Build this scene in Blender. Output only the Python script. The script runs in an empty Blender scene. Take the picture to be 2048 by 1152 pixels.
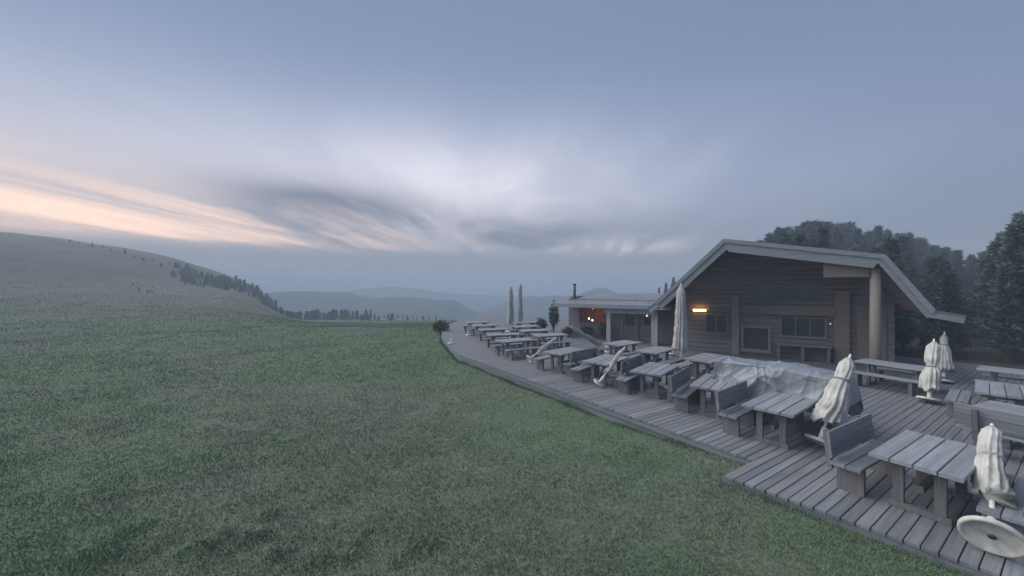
import bpy, math, random
import numpy as np
from mathutils import Vector, Matrix, Euler, noise as mnoise

random.seed(7)
RNG = np.random.default_rng(7)
scene = bpy.context.scene
COL = scene.collection
R = math.radians

# ------------------------------------------------------------------ camera
F = 740.0            # focal length in pixels of the 2048 px wide photograph
HZ = 578.0           # horizon row
CAMZ = 3.1           # height above the terrace boards
cd = bpy.data.cameras.new('camera')
cam = bpy.data.objects.new('camera', cd)
COL.objects.link(cam)
cam.location = (0, 0, CAMZ)
cam.rotation_euler = (R(90), 0, 0)
cd.sensor_width = 36.0
cd.lens = 36.0 * F / 2048.0
cd.shift_y = (HZ - 576.0) / 2048.0
cd.clip_start = 0.05
cd.clip_end = 30000
scene.camera = cam


def lin(r, g, b):
    def f(c):
        c /= 255.0
        return c / 12.92 if c <= 0.04045 else ((c + 0.055) / 1.055) ** 2.4
    return (f(r), f(g), f(b), 1.0)


# ------------------------------------------------------------------ render / colour
scene.render.engine = 'CYCLES'
scene.cycles.use_denoising = True
scene.cycles.max_bounces = 6
scene.cycles.diffuse_bounces = 3
scene.cycles.glossy_bounces = 2
scene.cycles.transmission_bounces = 4
scene.cycles.volume_bounces = 1
scene.cycles.transparent_max_bounces = 6
scene.cycles.sample_clamp_indirect = 4.0
vs = scene.view_settings
vs.view_transform = 'Standard'
vs.look = 'None'
vs.exposure = 0.0
vs.gamma = 1.0
vs.use_curve_mapping = False

# ------------------------------------------------------------------ world: dusk sky with cloud layers
GLOW_AZ = R(-70)     # direction of the set sun, left of the view axis (+Y)
world = bpy.data.worlds.new('World')
scene.world = world
world.use_nodes = True
wt = world.node_tree
for n in list(wt.nodes):
    wt.nodes.remove(n)


def N(tree, typ, **kw):
    n = tree.nodes.new(typ)
    for k, v in kw.items():
        setattr(n, k, v)
    return n


def math_node(t, op, a, b=None, clamp=False):
    n = N(t, 'ShaderNodeMath', operation=op, use_clamp=clamp)
    for i, x in enumerate((a, b)):
        if x is None:
            continue
        if isinstance(x, (int, float)):
            n.inputs[i].default_value = x
        else:
            t.links.new(x, n.inputs[i])
    return n.outputs[0]


def ramp_node(t, fac, stops, interp='EASE'):
    n = N(t, 'ShaderNodeValToRGB')
    cr = n.color_ramp
    cr.interpolation = interp
    while len(cr.elements) < len(stops):
        cr.elements.new(0.5)
    for e, (p, c) in zip(cr.elements, stops):
        e.position = p
        e.color = c if len(c) == 4 else (*c, 1)
    if fac is not None:
        t.links.new(fac, n.inputs[0])
    return n.outputs[0]


def mix_node(t, fac, a, b, blend='MIX'):
    n = N(t, 'ShaderNodeMix', data_type='RGBA', blend_type=blend)
    for i, x in ((0, fac), (6, a), (7, b)):
        if isinstance(x, (int, float)):
            n.inputs[i].default_value = x
        elif isinstance(x, tuple):
            n.inputs[i].default_value = x
        else:
            t.links.new(x, n.inputs[i])
    return n.outputs[2]


def smooth(t, x, a, b):
    n = N(t, 'ShaderNodeMapRange', interpolation_type='SMOOTHSTEP', clamp=True)
    t.links.new(x, n.inputs[0])
    n.inputs[1].default_value = a
    n.inputs[2].default_value = b
    return n.outputs[0]


tc = N(wt, 'ShaderNodeTexCoord')
sep = N(wt, 'ShaderNodeSeparateXYZ')
wt.links.new(tc.outputs['Generated'], sep.inputs[0])
dx, dy, dz = sep.outputs
zc = math_node(wt, 'MAXIMUM', dz, 0.0)

sky = N(wt, 'ShaderNodeTexSky', sky_type='NISHITA')
sky.sun_disc = False
sky.sun_elevation = R(1.5)
sky.sun_rotation = GLOW_AZ
sky.altitude = 1900
sky.dust_density = 2.0
sky.ozone_density = 2.0

# high veil over the clear sky, thicker towards the horizon
veil = ramp_node(wt, zc, [(0.0, lin(136, 148, 168)), (0.10, lin(140, 150, 172)), (0.24, lin(139, 155, 187)),
                          (0.40, lin(135, 153, 187)), (0.60, lin(128, 147, 180)), (1.0, lin(120, 139, 172))], 'LINEAR')
az_ = math_node(wt, 'ARCTAN2', dx, dy)


def gauss(x, c, w):
    q = math_node(wt, 'DIVIDE', math_node(wt, 'SUBTRACT', x, c), w)
    return math_node(wt, 'EXPONENT', math_node(wt, 'MULTIPLY', math_node(wt, 'MULTIPLY', q, q), -1.0))


def mul(*xs):
    r = xs[0]
    for q in xs[1:]:
        r = math_node(wt, 'MULTIPLY', r, q)
    return r


# cloud plane: perspective of a flat layer, streaks running towards one point of the horizon
den = math_node(wt, 'ADD', zc, 0.085)
px_ = math_node(wt, 'DIVIDE', dx, den)
py_ = math_node(wt, 'DIVIDE', dy, den)
comb = N(wt, 'ShaderNodeCombineXYZ')
wt.links.new(px_, comb.inputs[0])
wt.links.new(py_, comb.inputs[1])


def streaks(rot, sx, sy, scale, detail, rough, seed, dist=0.4):
    rm = N(wt, 'ShaderNodeMapping')
    rm.inputs['Rotation'].default_value = (0, 0, rot)
    wt.links.new(comb.outputs[0], rm.inputs[0])
    mp = N(wt, 'ShaderNodeMapping')
    mp.inputs['Scale'].default_value = (sx, sy, 1)
    mp.inputs['Location'].default_value = (seed, seed * 0.7, seed)
    wt.links.new(rm.outputs[0], mp.inputs[0])
    nz = N(wt, 'ShaderNodeTexNoise')
    nz.inputs['Scale'].default_value = scale
    nz.inputs['Detail'].default_value = detail
    nz.inputs['Roughness'].default_value = rough
    nz.inputs['Distortion'].default_value = dist
    wt.links.new(mp.outputs[0], nz.inputs['Vector'])
    return nz.outputs['Fac']


AZ = R(2)
c1 = streaks(AZ, 1.0, 0.30, 0.75, 7, 0.58, 3.7, 0.7)
c2 = streaks(AZ + R(6), 1.0, 0.16, 1.9, 7, 0.6, 9.1, 0.5)
c3 = streaks(AZ - R(5), 1.0, 0.35, 0.5, 5, 0.5, 21.0, 0.8)
soft = smooth(wt, c3, 0.30, 0.70)
wdir = N(wt, 'ShaderNodeVectorMath', operation='DOT_PRODUCT')
wt.links.new(tc.outputs['Generated'], wdir.inputs[0])
wdir.inputs[1].default_value = (math.sin(GLOW_AZ), math.cos(GLOW_AZ), 0.0)
veil = mix_node(wt, smooth(wt, wdir.outputs['Value'], -0.9, 0.5), mix_node(wt, 1.0, veil, (0.76, 0.78, 0.80, 1), 'MULTIPLY'), veil)
# thin veil cloud still catching light: pale in the middle, warm on the sunset side
fan = smooth(wt, streaks(AZ - R(8), 1.0, 0.42, 0.95, 8, 0.60, 15.3, 1.6), 0.28, 0.70)
pale = mul(gauss(az_, -0.32, 0.74), gauss(zc, 0.245, 0.15), math_node(wt, 'ADD', math_node(wt, 'MULTIPLY', soft, 0.35), 0.50), math_node(wt, 'ADD', math_node(wt, 'MULTIPLY', fan, 0.32), 0.74))
sky0 = mix_node(wt, math_node(wt, 'MULTIPLY', pale, 1.0), veil, (1.28, 1.21, 1.28, 1))
wglow = mul(gauss(az_, -0.95, 0.66), gauss(zc, 0.16, 0.16), math_node(wt, 'ADD', math_node(wt, 'MULTIPLY', soft, 0.35), 0.65))
sky1 = mix_node(wt, math_node(wt, 'MULTIPLY', wglow, 1.0), sky0, ramp_node(wt, zc, [(0.10, (1.25, 0.90, 0.72, 1)), (0.17, (1.0, 0.80, 0.72, 1)), (0.30, lin(212, 211, 224))], 'LINEAR'))
# grey streaks and the darker mass in the middle
f1 = math_node(wt, 'ADD', math_node(wt, 'MULTIPLY', smooth(wt, c1, 0.38, 0.60), 0.62), 0.38)
mass = math_node(wt, 'ADD', mul(gauss(az_, -0.14, 0.36), gauss(zc, 0.135, 0.060)), mul(gauss(az_, -0.48, 0.20), gauss(zc, 0.205, 0.045)), clamp=True)
mass = math_node(wt, 'ADD', mass, mul(0.60, gauss(az_, -0.15, 0.85), gauss(zc, 0.115, 0.075)), clamp=True)
sky1 = mix_node(wt, mul(f1, mass, 1.0), sky1, lin(136, 140, 158))
# sunset-lit bands low on the left, fainter pale ones on the right
lowL = mul(gauss(az_, -0.80, 0.46), smooth(wt, zc, 0.092, 0.106), math_node(wt, 'SUBTRACT', 1.0, smooth(wt, zc, 0.13, 0.22)))
lowR = mul(gauss(az_, 0.30, 0.17), smooth(wt, zc, 0.060, 0.085), math_node(wt, 'SUBTRACT', 1.0, smooth(wt, zc, 0.10, 0.15)))
band = smooth(wt, c2, 0.36, 0.62)
sky2 = mix_node(wt, mul(band, lowL, 1.0), sky1, (1.75, 1.18, 0.88, 1))
sky2 = mix_node(wt, mul(band, lowR, 0.9), sky2, (0.95, 0.84, 0.82, 1))
# dull bank at the very horizon
bank = math_node(wt, 'SUBTRACT', 1.0, smooth(wt, zc, 0.075, 0.112))
sky3 = mix_node(wt, math_node(wt, 'MULTIPLY', bank, 0.90), sky2, lin(146, 150, 164))
nish = mix_node(wt, 1.0, sky.outputs[0], (0.02, 0.02, 0.02, 1), 'MULTIPLY')
sky4 = mix_node(wt, 1.0, sky3, nish, 'ADD')
bg = N(wt, 'ShaderNodeBackground')
bg.inputs[1].default_value = 1.0
wt.links.new(sky4, bg.inputs[0])
wo = N(wt, 'ShaderNodeOutputWorld')
wt.links.new(bg.outputs[0], wo.inputs[0])

# soft light of the western half of the sky after sunset
sl = bpy.data.lights.new('sun', 'SUN')
sl.energy = 3.9
sl.angle = R(75)
sl.color = (1.0, 0.97, 0.94)
sun = bpy.data.objects.new('sun', sl)
COL.objects.link(sun)
sd = Vector((math.sin(GLOW_AZ) * math.cos(R(38)), math.cos(GLOW_AZ) * math.cos(R(38)), math.sin(R(38))))
sun.rotation_euler = (-sd).to_track_quat('-Z', 'Y').to_euler()
sun.location = (-20, 10, 30)

# ------------------------------------------------------------------ helpers


def px(x, y, z=0.0):
    Y = F * (CAMZ - z) / (y - HZ)
    return Vector(((x - 1024.0) * Y / F, Y, z))


def pxd(x, y, Y):
    return Vector(((x - 1024.0) * Y / F, Y, CAMZ - (y - HZ) * Y / F))


class MB:
    def __init__(self):
        self.v = []
        self.f = []

    def add(self, verts, faces):
        o = len(self.v)
        self.v.extend(tuple(p) for p in verts)
        self.f.extend(tuple(i + o for i in f) for f in faces)

    def box(self, x0, x1, y0, y1, z0, z1, M=None):
        vs_ = [Vector(p) for p in ((x0, y0, z0), (x1, y0, z0), (x1, y1, z0), (x0, y1, z0),
                                  (x0, y0, z1), (x1, y0, z1), (x1, y1, z1), (x0, y1, z1))]
        if M is not None:
            vs_ = [M @ p for p in vs_]
        self.add(vs_, [(0, 3, 2, 1), (4, 5, 6, 7), (0, 1, 5, 4), (1, 2, 6, 5), (2, 3, 7, 6), (3, 0, 4, 7)])
        return self

    def cbox(self, x0, x1, y0, y1, z0, z1, c=0.008, M=None):
        """box with chamfered long edges (along x)"""
        prof = [(y0 + c, z0), (y1 - c, z0), (y1, z0 + c), (y1, z1 - c), (y1 - c, z1), (y0 + c, z1), (y0, z1 - c), (y0, z0 + c)]
        vs_ = [Vector((x0, a, b)) for a, b in prof] + [Vector((x1, a, b)) for a, b in prof]
        if M is not None:
            vs_ = [M @ p for p in vs_]
        n = 8
        self.add(vs_, [tuple(reversed(range(n))), tuple(range(n, 2 * n))] + [(i, (i + 1) % n, n + (i + 1) % n, n + i) for i in range(n)])
        return self

    def tube(self, p0, p1, r0, r1=None, n=10, caps=True):
        p0, p1 = Vector(p0), Vector(p1)
        r1 = r0 if r1 is None else r1
        d = (p1 - p0).normalized()
        a = d.orthogonal().normalized()
        b = d.cross(a)
        ring = lambda p, r: [p + a * (r * math.cos(2 * math.pi * i / n)) + b * (r * math.sin(2 * math.pi * i / n)) for i in range(n)]
        fs = [(i, (i + 1) % n, n + (i + 1) % n, n + i) for i in range(n)]
        if caps:
            fs += [tuple(reversed(range(n))), tuple(range(n, 2 * n))]
        self.add(ring(p0, r0) + ring(p1, r1), fs)
        return self

    def lathe(self, prof, n=20, fn=None):
        vs_ = []
        for k, (r, z) in enumerate(prof):
            for i in range(n):
                a = 2 * math.pi * i / n
                rr, zz, dx_, dy_ = (r, z, 0, 0) if fn is None else fn(r, z, a)
                vs_.append((rr * math.cos(a) + dx_, rr * math.sin(a) + dy_, zz))
        m = len(prof)
        fs = [(k * n + i, k * n + (i + 1) % n, (k + 1) * n + (i + 1) % n, (k + 1) * n + i) for k in range(m - 1) for i in range(n)]
        fs += [tuple(reversed(range(n))), tuple(range((m - 1) * n, m * n))]
        self.add(vs_, fs)
        return self

    def mesh(self, name, material=None, smooth_=False):
        me = bpy.data.meshes.new(name)
        me.from_pydata(self.v, [], self.f)
        if material:
            me.materials.append(material)
        if smooth_:
            me.polygons.foreach_set('use_smooth', [True] * len(me.polygons))
        me.update()
        return me

    def build(self, name, material, parent=None, smooth_=False):
        return link(name, self.mesh(name, material, smooth_), parent)


def link(name, me, parent=None, loc=None, rot=None):
    o = bpy.data.objects.new(name, me)
    COL.objects.link(o)
    if parent is not None:
        o.parent = parent
    if loc is not None:
        o.location = loc
    if rot is not None:
        o.rotation_euler = rot
    return o


def tag(o, label=None, cat=None, group=None, kind=None):
    for k, v in (('label', label), ('category', cat), ('group', group), ('kind', kind)):
        if v:
            o[k] = v
    return o


def empty(name, loc=(0, 0, 0), rz=0.0):
    o = bpy.data.objects.new(name, None)
    COL.objects.link(o)
    o.location = loc
    o.rotation_euler = (0, 0, rz)
    return o


def np_mesh(name, verts, faces, material, smooth_=False):
    """verts (n,3) array, faces (m,k) array"""
    me = bpy.data.meshes.new(name)
    n, (m, k) = len(verts), faces.shape
    me.vertices.add(n)
    me.vertices.foreach_set('co', np.ascontiguousarray(verts, dtype=np.float32).ravel())
    me.loops.add(m * k)
    me.loops.foreach_set('vertex_index', np.ascontiguousarray(faces, dtype=np.int32).ravel())
    me.polygons.add(m)
    me.polygons.foreach_set('loop_start', np.arange(0, m * k, k, dtype=np.int32))
    if smooth_:
        me.polygons.foreach_set('use_smooth', np.ones(m, dtype=bool))
    me.materials.append(material)
    me.update(calc_edges=True)
    return me


# ------------------------------------------------------------------ materials
def new_mat(name):
    m = bpy.data.materials.new(name)
    m.use_nodes = True
    t = m.node_tree
    return m, t, t.nodes['Principled BSDF']


def set_spec(b, v):
    b.inputs['Specular IOR Level'].default_value = v


def plain(name, col, rough=0.6, metal=0.0, var=0.12, scale=6.0, spec=0.3, bump=0.0):
    m, t, b = new_mat(name)
    tcn = N(t, 'ShaderNodeTexCoord')
    nz = N(t, 'ShaderNodeTexNoise')
    nz.inputs['Scale'].default_value = scale
    nz.inputs['Detail'].default_value = 6
    t.links.new(tcn.outputs['Object'], nz.inputs['Vector'])
    c = Vector(col[:3])
    o = ramp_node(t, nz.outputs['Fac'], [(0.3, (*(c * (1 - var)), 1)), (0.7, (*(c * (1 + var)), 1))], 'LINEAR')
    t.links.new(o, b.inputs['Base Color'])
    b.inputs['Roughness'].default_value = rough
    b.inputs['Metallic'].default_value = metal
    set_spec(b, spec)
    if bump:
        bp = N(t, 'ShaderNodeBump')
        bp.inputs['Strength'].default_value = bump
        bp.inputs['Distance'].default_value = 0.02
        t.links.new(nz.outputs['Fac'], bp.inputs['Height'])
        t.links.new(bp.outputs[0], b.inputs['Normal'])
    return m


def wood(name, c_dark, c_light, along=0, rough=0.75, rand=0.35, grain=1.0, stain=None, stain_amt=0.35, spec=0.25):
    """grain runs along local axis `along`; each object gets its own tone"""
    m, t, b = new_mat(name)
    tcn = N(t, 'ShaderNodeTexCoord')
    oi = N(t, 'ShaderNodeObjectInfo')
    off = N(t, 'ShaderNodeVectorMath', operation='ADD')
    t.links.new(tcn.outputs['Object'], off.inputs[0])
    sc = math_node(t, 'MULTIPLY', oi.outputs['Random'], 37.0)
    cb = N(t, 'ShaderNodeCombineXYZ')
    for i in range(3):
        t.links.new(sc, cb.inputs[i])
    t.links.new(cb.outputs[0], off.inputs[1])
    mp = N(t, 'ShaderNodeMapping')
    s = [22 * grain] * 3
    s[along] = 0.9 * grain
    mp.inputs['Scale'].default_value = s
    t.links.new(off.outputs[0], mp.inputs[0])
    nz = N(t, 'ShaderNodeTexNoise')
    nz.inputs['Scale'].default_value = 1.0
    nz.inputs['Detail'].default_value = 7
    nz.inputs['Roughness'].default_value = 0.65
    nz.inputs['Distortion'].default_value = 0.6
    t.links.new(mp.outputs[0], nz.inputs['Vector'])
    col = ramp_node(t, nz.outputs['Fac'], [(0.28, (*c_dark, 1)), (0.72, (*c_light, 1))], 'LINEAR')
    big = N(t, 'ShaderNodeTexNoise')
    big.inputs['Scale'].default_value = 1.3
    big.inputs['Detail'].default_value = 4
    t.links.new(off.outputs[0], big.inputs['Vector'])
    if stain:
        col = mix_node(t, math_node(t, 'MULTIPLY', smooth(t, big.outputs['Fac'], 0.48, 0.66), stain_amt), col, (*stain, 1))
    v = math_node(t, 'ADD', math_node(t, 'MULTIPLY', oi.outputs['Random'], rand), 1.0 - rand * 0.5)
    hsv = N(t, 'ShaderNodeHueSaturation')
    t.links.new(v, hsv.inputs['Value'])
    t.links.new(col, hsv.inputs['Color'])
    t.links.new(hsv.outputs[0], b.inputs['Base Color'])
    b.inputs['Roughness'].default_value = rough
    set_spec(b, spec)
    bp = N(t, 'ShaderNodeBump')
    bp.inputs['Strength'].default_value = 0.35
    bp.inputs['Distance'].default_value = 0.006
    t.links.new(nz.outputs['Fac'], bp.inputs['Height'])
    t.links.new(bp.outputs[0], b.inputs['Normal'])
    return m


def emit(name, col, strength):
    m, t, b = new_mat(name)
    b.inputs['Base Color'].default_value = (*col, 1)
    b.inputs['Emission Color'].default_value = (*col, 1)
    b.inputs['Emission Strength'].default_value = strength
    return m


M = {}
M['deck'] = wood('deck_boards', (0.125, 0.135, 0.145), (0.26, 0.272, 0.285), 0, 0.7, 0.42, stain=(0.24, 0.20, 0.19), stain_amt=0.4)
M['fascia'] = wood('deck_fascia', (0.13, 0.145, 0.165), (0.24, 0.26, 0.285), 1, 0.75, 0.2)
M['table'] = wood('table_wood', (0.18, 0.195, 0.21), (0.34, 0.36, 0.38), 0, 0.6, 0.3, stain=(0.30, 0.27, 0.27))
M['bench'] = wood('bench_wood', (0.14, 0.155, 0.17), (0.27, 0.29, 0.31), 0, 0.65, 0.3, stain=(0.26, 0.24, 0.24))
M['leg'] = wood('leg_wood', (0.10, 0.10, 0.105), (0.20, 0.195, 0.20), 2, 0.8, 0.3)
M['hut'] = wood('hut_cladding', (0.145, 0.135, 0.135), (0.26, 0.24, 0.235), 0, 0.8, 0.08, grain=0.5)
M['soffit'] = wood('soffit_boards', (0.17, 0.145, 0.135), (0.30, 0.25, 0.23), 1, 0.8, 0.3, grain=0.6)
M['post'] = wood('post_log', (0.20, 0.17, 0.15), (0.36, 0.31, 0.27), 2, 0.75, 0.3)
M['verge'] = wood('roof_verge', (0.19, 0.215, 0.235), (0.32, 0.345, 0.365), 0, 0.6, 0.15)
M['roof'] = plain('roof_metal', (0.20, 0.215, 0.23), 0.5, 0.2, 0.2, 2.0)
M['frame'] = wood('window_timber', (0.21, 0.18, 0.155), (0.36, 0.31, 0.27), 0, 0.6, 0.2)
M['plaster'] = plain('pillar_plaster', (0.36, 0.38, 0.40), 0.85, 0, 0.12, 3.0, 0.2, 0.2)
M['redwood'] = wood('reddish_wood', (0.17, 0.135, 0.122), (0.29, 0.235, 0.21), 0, 0.75, 0.2)
M['fabric'] = plain('umbrella_canvas', (0.50, 0.49, 0.45), 0.9, 0, 0.22, 5.0, 0.1, 0.4)
M['fabric_grey'] = plain('parasol_canvas_grey', (0.42, 0.41, 0.41), 0.9, 0, 0.16, 4.0, 0.1, 0.3)
M['white'] = plain('white_paint', (0.80, 0.80, 0.78), 0.45, 0, 0.06, 8.0, 0.4)
M['disc'] = plain('base_concrete', (0.56, 0.54, 0.50), 0.75, 0, 0.25, 9.0, 0.3, 0.3)
M['metal'] = plain('dark_steel', (0.10, 0.105, 0.115), 0.5, 0.6, 0.1, 6.0)
M['strap'] = plain('strap_webbing', (0.30, 0.30, 0.30), 0.9)
M['bark'] = wood('bark', (0.06, 0.05, 0.045), (0.13, 0.11, 0.095), 2, 0.95, 0.3)
M['soil'] = plain('dark_soil', (0.05, 0.045, 0.04), 0.95)

# plastic sheet
m, t, b = new_mat('plastic_sheet')
b.inputs['Base Color'].default_value = (0.27, 0.30, 0.33, 1)
b.inputs['Roughness'].default_value = 0.42
b.inputs['Transmission Weight'].default_value = 0.12
set_spec(b, 0.55)
M['tarp'] = m

# glass
m, t, b = new_mat('window_glass')
b.inputs['Base Color'].default_value = (0.05, 0.06, 0.065, 1)
b.inputs['Roughness'].default_value = 0.06
b.inputs['Transmission Weight'].default_value = 0.0
set_spec(b, 0.6)
M['darkglass'] = m
m, t, b = new_mat('clear_glass')
b.inputs['Base Color'].default_value = (0.95, 0.95, 0.95, 1)
b.inputs['Roughness'].default_value = 0.0
b.inputs['Transmission Weight'].default_value = 1.0
b.inputs['IOR'].default_value = 1.02
M['glass'] = m
M['room'] = plain('lit_room_wall', (0.42, 0.22, 0.13), 0.8)
M['curtain'] = plain('red_curtain', (0.45, 0.10, 0.07), 0.9)


def foliage(name, c1_, c2_, c3_, rough=0.8):
    m, t, b = new_mat(name)
    g = N(t, 'ShaderNodeNewGeometry')
    oi = N(t, 'ShaderNodeObjectInfo')
    f = math_node(t, 'FRACT', math_node(t, 'ADD', g.outputs['Random Per Island'], math_node(t, 'MULTIPLY', oi.outputs['Random'], 0.35)))
    col = ramp_node(t, f, [(0.0, (*c1_, 1)), (0.5, (*c2_, 1)), (1.0, (*c3_, 1))], 'LINEAR')
    hsv = N(t, 'ShaderNodeHueSaturation')
    t.links.new(math_node(t, 'ADD', math_node(t, 'MULTIPLY', oi.outputs['Random'], 0.5), 0.75), hsv.inputs['Value'])
    t.links.new(col, hsv.inputs['Color'])
    t.links.new(hsv.outputs[0], b.inputs['Base Color'])
    b.inputs['Roughness'].default_value = rough
    set_spec(b, 0.15)
    return m


M['needles'] = foliage('pine_needles', (0.055, 0.08, 0.075), (0.085, 0.115, 0.105), (0.12, 0.15, 0.13))
M['shrub'] = foliage('shrub_leaves', (0.05, 0.065, 0.045), (0.075, 0.095, 0.065), (0.10, 0.115, 0.08))


def lawn_color(t, pos):
    """green turf with greyer, browner, worn patches; pos = world position"""
    def nz(scale, detail, rough, seed=0.0):
        mp = N(t, 'ShaderNodeMapping')
        mp.inputs['Location'].default_value = (seed, seed, 0)
        t.links.new(pos, mp.inputs[0])
        n = N(t, 'ShaderNodeTexNoise')
        n.inputs['Scale'].default_value = scale
        n.inputs['Detail'].default_value = detail
        n.inputs['Roughness'].default_value = rough
        t.links.new(mp.outputs[0], n.inputs['Vector'])
        return n.outputs['Fac']
    a = nz(0.55, 6, 0.6, 3.1)
    b_ = nz(2.6, 5, 0.65, 11.0)
    c = nz(0.09, 4, 0.5, 40.0)
    col = ramp_node(t, a, [(0.30, (0.105, 0.164, 0.086, 1)), (0.5, (0.135, 0.190, 0.108, 1)), (0.72, (0.174, 0.200, 0.138, 1))], 'LINEAR')
    col = mix_node(t, math_node(t, 'MULTIPLY', smooth(t, b_, 0.55, 0.75), 0.5), col, (0.172, 0.175, 0.145, 1))
    col = mix_node(t, math_node(t, 'MULTIPLY', smooth(t, c, 0.46, 0.66), 0.45), col, (0.172, 0.180, 0.155, 1))
    # rougher pasture with heath on the slope away from the mown lawn
    sp = N(t, 'ShaderNodeSeparateXYZ')
    t.links.new(pos, sp.inputs[0])
    far = math_node(t, 'MULTIPLY', smooth(t, sp.outputs[1], 12.0, 85.0), math_node(t, 'SUBTRACT', 1.0, smooth(t, sp.outputs[0], -62.0, -2.0)))
    h = nz(0.11, 9, 0.72, 77.0)
    heath = ramp_node(t, h, [(0.3, (0.09, 0.095, 0.068, 1)), (0.5, (0.15, 0.13, 0.10, 1)), (0.7, (0.20, 0.16, 0.128, 1))], 'LINEAR')
    col = mix_node(t, math_node(t, 'MULTIPLY', far, 0.85), col, heath)
    # faint trodden track across the far lawn
    dtr = math_node(t, 'ABSOLUTE', math_node(t, 'ADD', math_node(t, 'SUBTRACT', math_node(t, 'MULTIPLY', math_node(t, 'ADD', sp.outputs[0], 10.0), 0.755),
                    math_node(t, 'MULTIPLY', math_node(t, 'SUBTRACT', sp.outputs[1], 24.0), 0.656)), math_node(t, 'MULTIPLY', math_node(t, 'SUBTRACT', a, 0.5), 5.0)))
    trk = math_node(t, 'MULTIPLY', math_node(t, 'SUBTRACT', 1.0, smooth(t, dtr, 0.25, 0.9)), smooth(t, sp.outputs[1], 14.0, 19.0))
    col = mix_node(t, math_node(t, 'MULTIPLY', trk, 0.55), col, (0.135, 0.118, 0.092, 1))
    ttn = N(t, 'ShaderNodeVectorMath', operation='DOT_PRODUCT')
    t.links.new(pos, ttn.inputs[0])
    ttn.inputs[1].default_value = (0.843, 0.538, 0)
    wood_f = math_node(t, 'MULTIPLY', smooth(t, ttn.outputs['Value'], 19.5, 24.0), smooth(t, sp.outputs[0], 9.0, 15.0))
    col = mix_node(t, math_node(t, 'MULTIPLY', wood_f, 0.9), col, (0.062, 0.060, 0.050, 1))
    return col


m, t, b = new_mat('lawn')
g = N(t, 'ShaderNodeNewGeometry')
col = lawn_color(t, g.outputs['Position'])
fine = N(t, 'ShaderNodeTexNoise')
fine.inputs['Scale'].default_value = 9.0
fine.inputs['Detail'].default_value = 8
fine.inputs['Roughness'].default_value = 0.75
t.links.new(g.outputs['Position'], fine.inputs['Vector'])
v = math_node(t, 'ADD', math_node(t, 'MULTIPLY', smooth(t, fine.outputs['Fac'], 0.3, 0.7), 0.55), 0.62)
hs = N(t, 'ShaderNodeHueSaturation')
t.links.new(v, hs.inputs['Value'])
t.links.new(col, hs.inputs['Color'])
t.links.new(hs.outputs[0], b.inputs['Base Color'])
b.inputs['Roughness'].default_value = 0.95
set_spec(b, 0.1)
bp = N(t, 'ShaderNodeBump')
bp.inputs['Strength'].default_value = 0.6
bp.inputs['Distance'].default_value = 0.05
t.links.new(fine.outputs['Fac'], bp.inputs['Height'])
t.links.new(bp.outputs[0], b.inputs['Normal'])
M['lawn'] = m

m, t, b = new_mat('grass_blades')
g = N(t, 'ShaderNodeNewGeometry')
col = lawn_color(t, g.outputs['Position'])
v = math_node(t, 'ADD', math_node(t, 'MULTIPLY', g.outputs['Random Per Island'], 0.55), 0.88)
hs = N(t, 'ShaderNodeHueSaturation')
t.links.new(v, hs.inputs['Value'])
t.links.new(col, hs.inputs['Color'])
t.links.new(hs.outputs[0], b.inputs['Base Color'])
b.inputs['Roughness'].default_value = 0.85
set_spec(b, 0.15)
M['grass'] = m

M['weed'] = foliage('weed_leaves', (0.10, 0.17, 0.10), (0.135, 0.20, 0.125), (0.18, 0.235, 0.15))
M['dry'] = foliage('dry_grass', (0.27, 0.26, 0.19), (0.34, 0.32, 0.24), (0.42, 0.39, 0.30))

m, t, b = new_mat('wooded_mountain')
g = N(t, 'ShaderNodeNewGeometry')
nz = N(t, 'ShaderNodeTexNoise')
nz.inputs['Scale'].default_value = 0.012
nz.inputs['Detail'].default_value = 8
t.links.new(g.outputs['Position'], nz.inputs['Vector'])
t.links.new(ramp_node(t, nz.outputs['Fac'], [(0.35, (0.035, 0.055, 0.05, 1)), (0.65, (0.08, 0.10, 0.08, 1))], 'LINEAR'), b.inputs['Base Color'])
b.inputs['Roughness'].default_value = 0.95
set_spec(b, 0.0)
M['mountain'] = m

# ------------------------------------------------------------------ terrace frame: x = along the boards, y = along the lawn edge
DN = Vector((0.843, 0.538))
DS = Vector((-0.538, 0.843))
E0 = Vector((4.365, 6.757))
DROT = math.atan2(DN.y, DN.x)
EDGE_S = [-12.0, -0.02, 0.0, 12.84, 15.9, 19.4, 22.4, 26.5, 30.6, 34.0]
EDGE_T = [0.43, -1.015, 0.0, 0.0, 0.81, 1.77, 3.07, 5.13, 8.2, 12.0]


def edge_t(s):
    return np.interp(s, EDGE_S, EDGE_T)


def st(X, Y):
    rx, ry = X - E0.x, Y - E0.y
    return rx * DS.x + ry * DS.y, rx * DN.x + ry * DN.y


def sstep(a, b, x):
    q = np.clip((x - a) / (b - a), 0, 1)
    return q * q * (3 - 2 * q)


def vnoise(X, Y, sc, seed):
    """cheap smooth value noise on arrays"""
    X = X / sc + seed * 17.3
    Y = Y / sc + seed * 9.7
    xi, yi = np.floor(X), np.floor(Y)
    xf, yf = X - xi, Y - yi
    xf, yf = xf * xf * (3 - 2 * xf), yf * yf * (3 - 2 * yf)

    def h(a, b_):
        q = np.sin(a * 127.1 + b_ * 311.7 + seed) * 43758.5453
        return q - np.floor(q)
    return (h(xi, yi) * (1 - xf) + h(xi + 1, yi) * xf) * (1 - yf) + (h(xi, yi + 1) * (1 - xf) + h(xi + 1, yi + 1) * xf) * yf - 0.5


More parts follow.
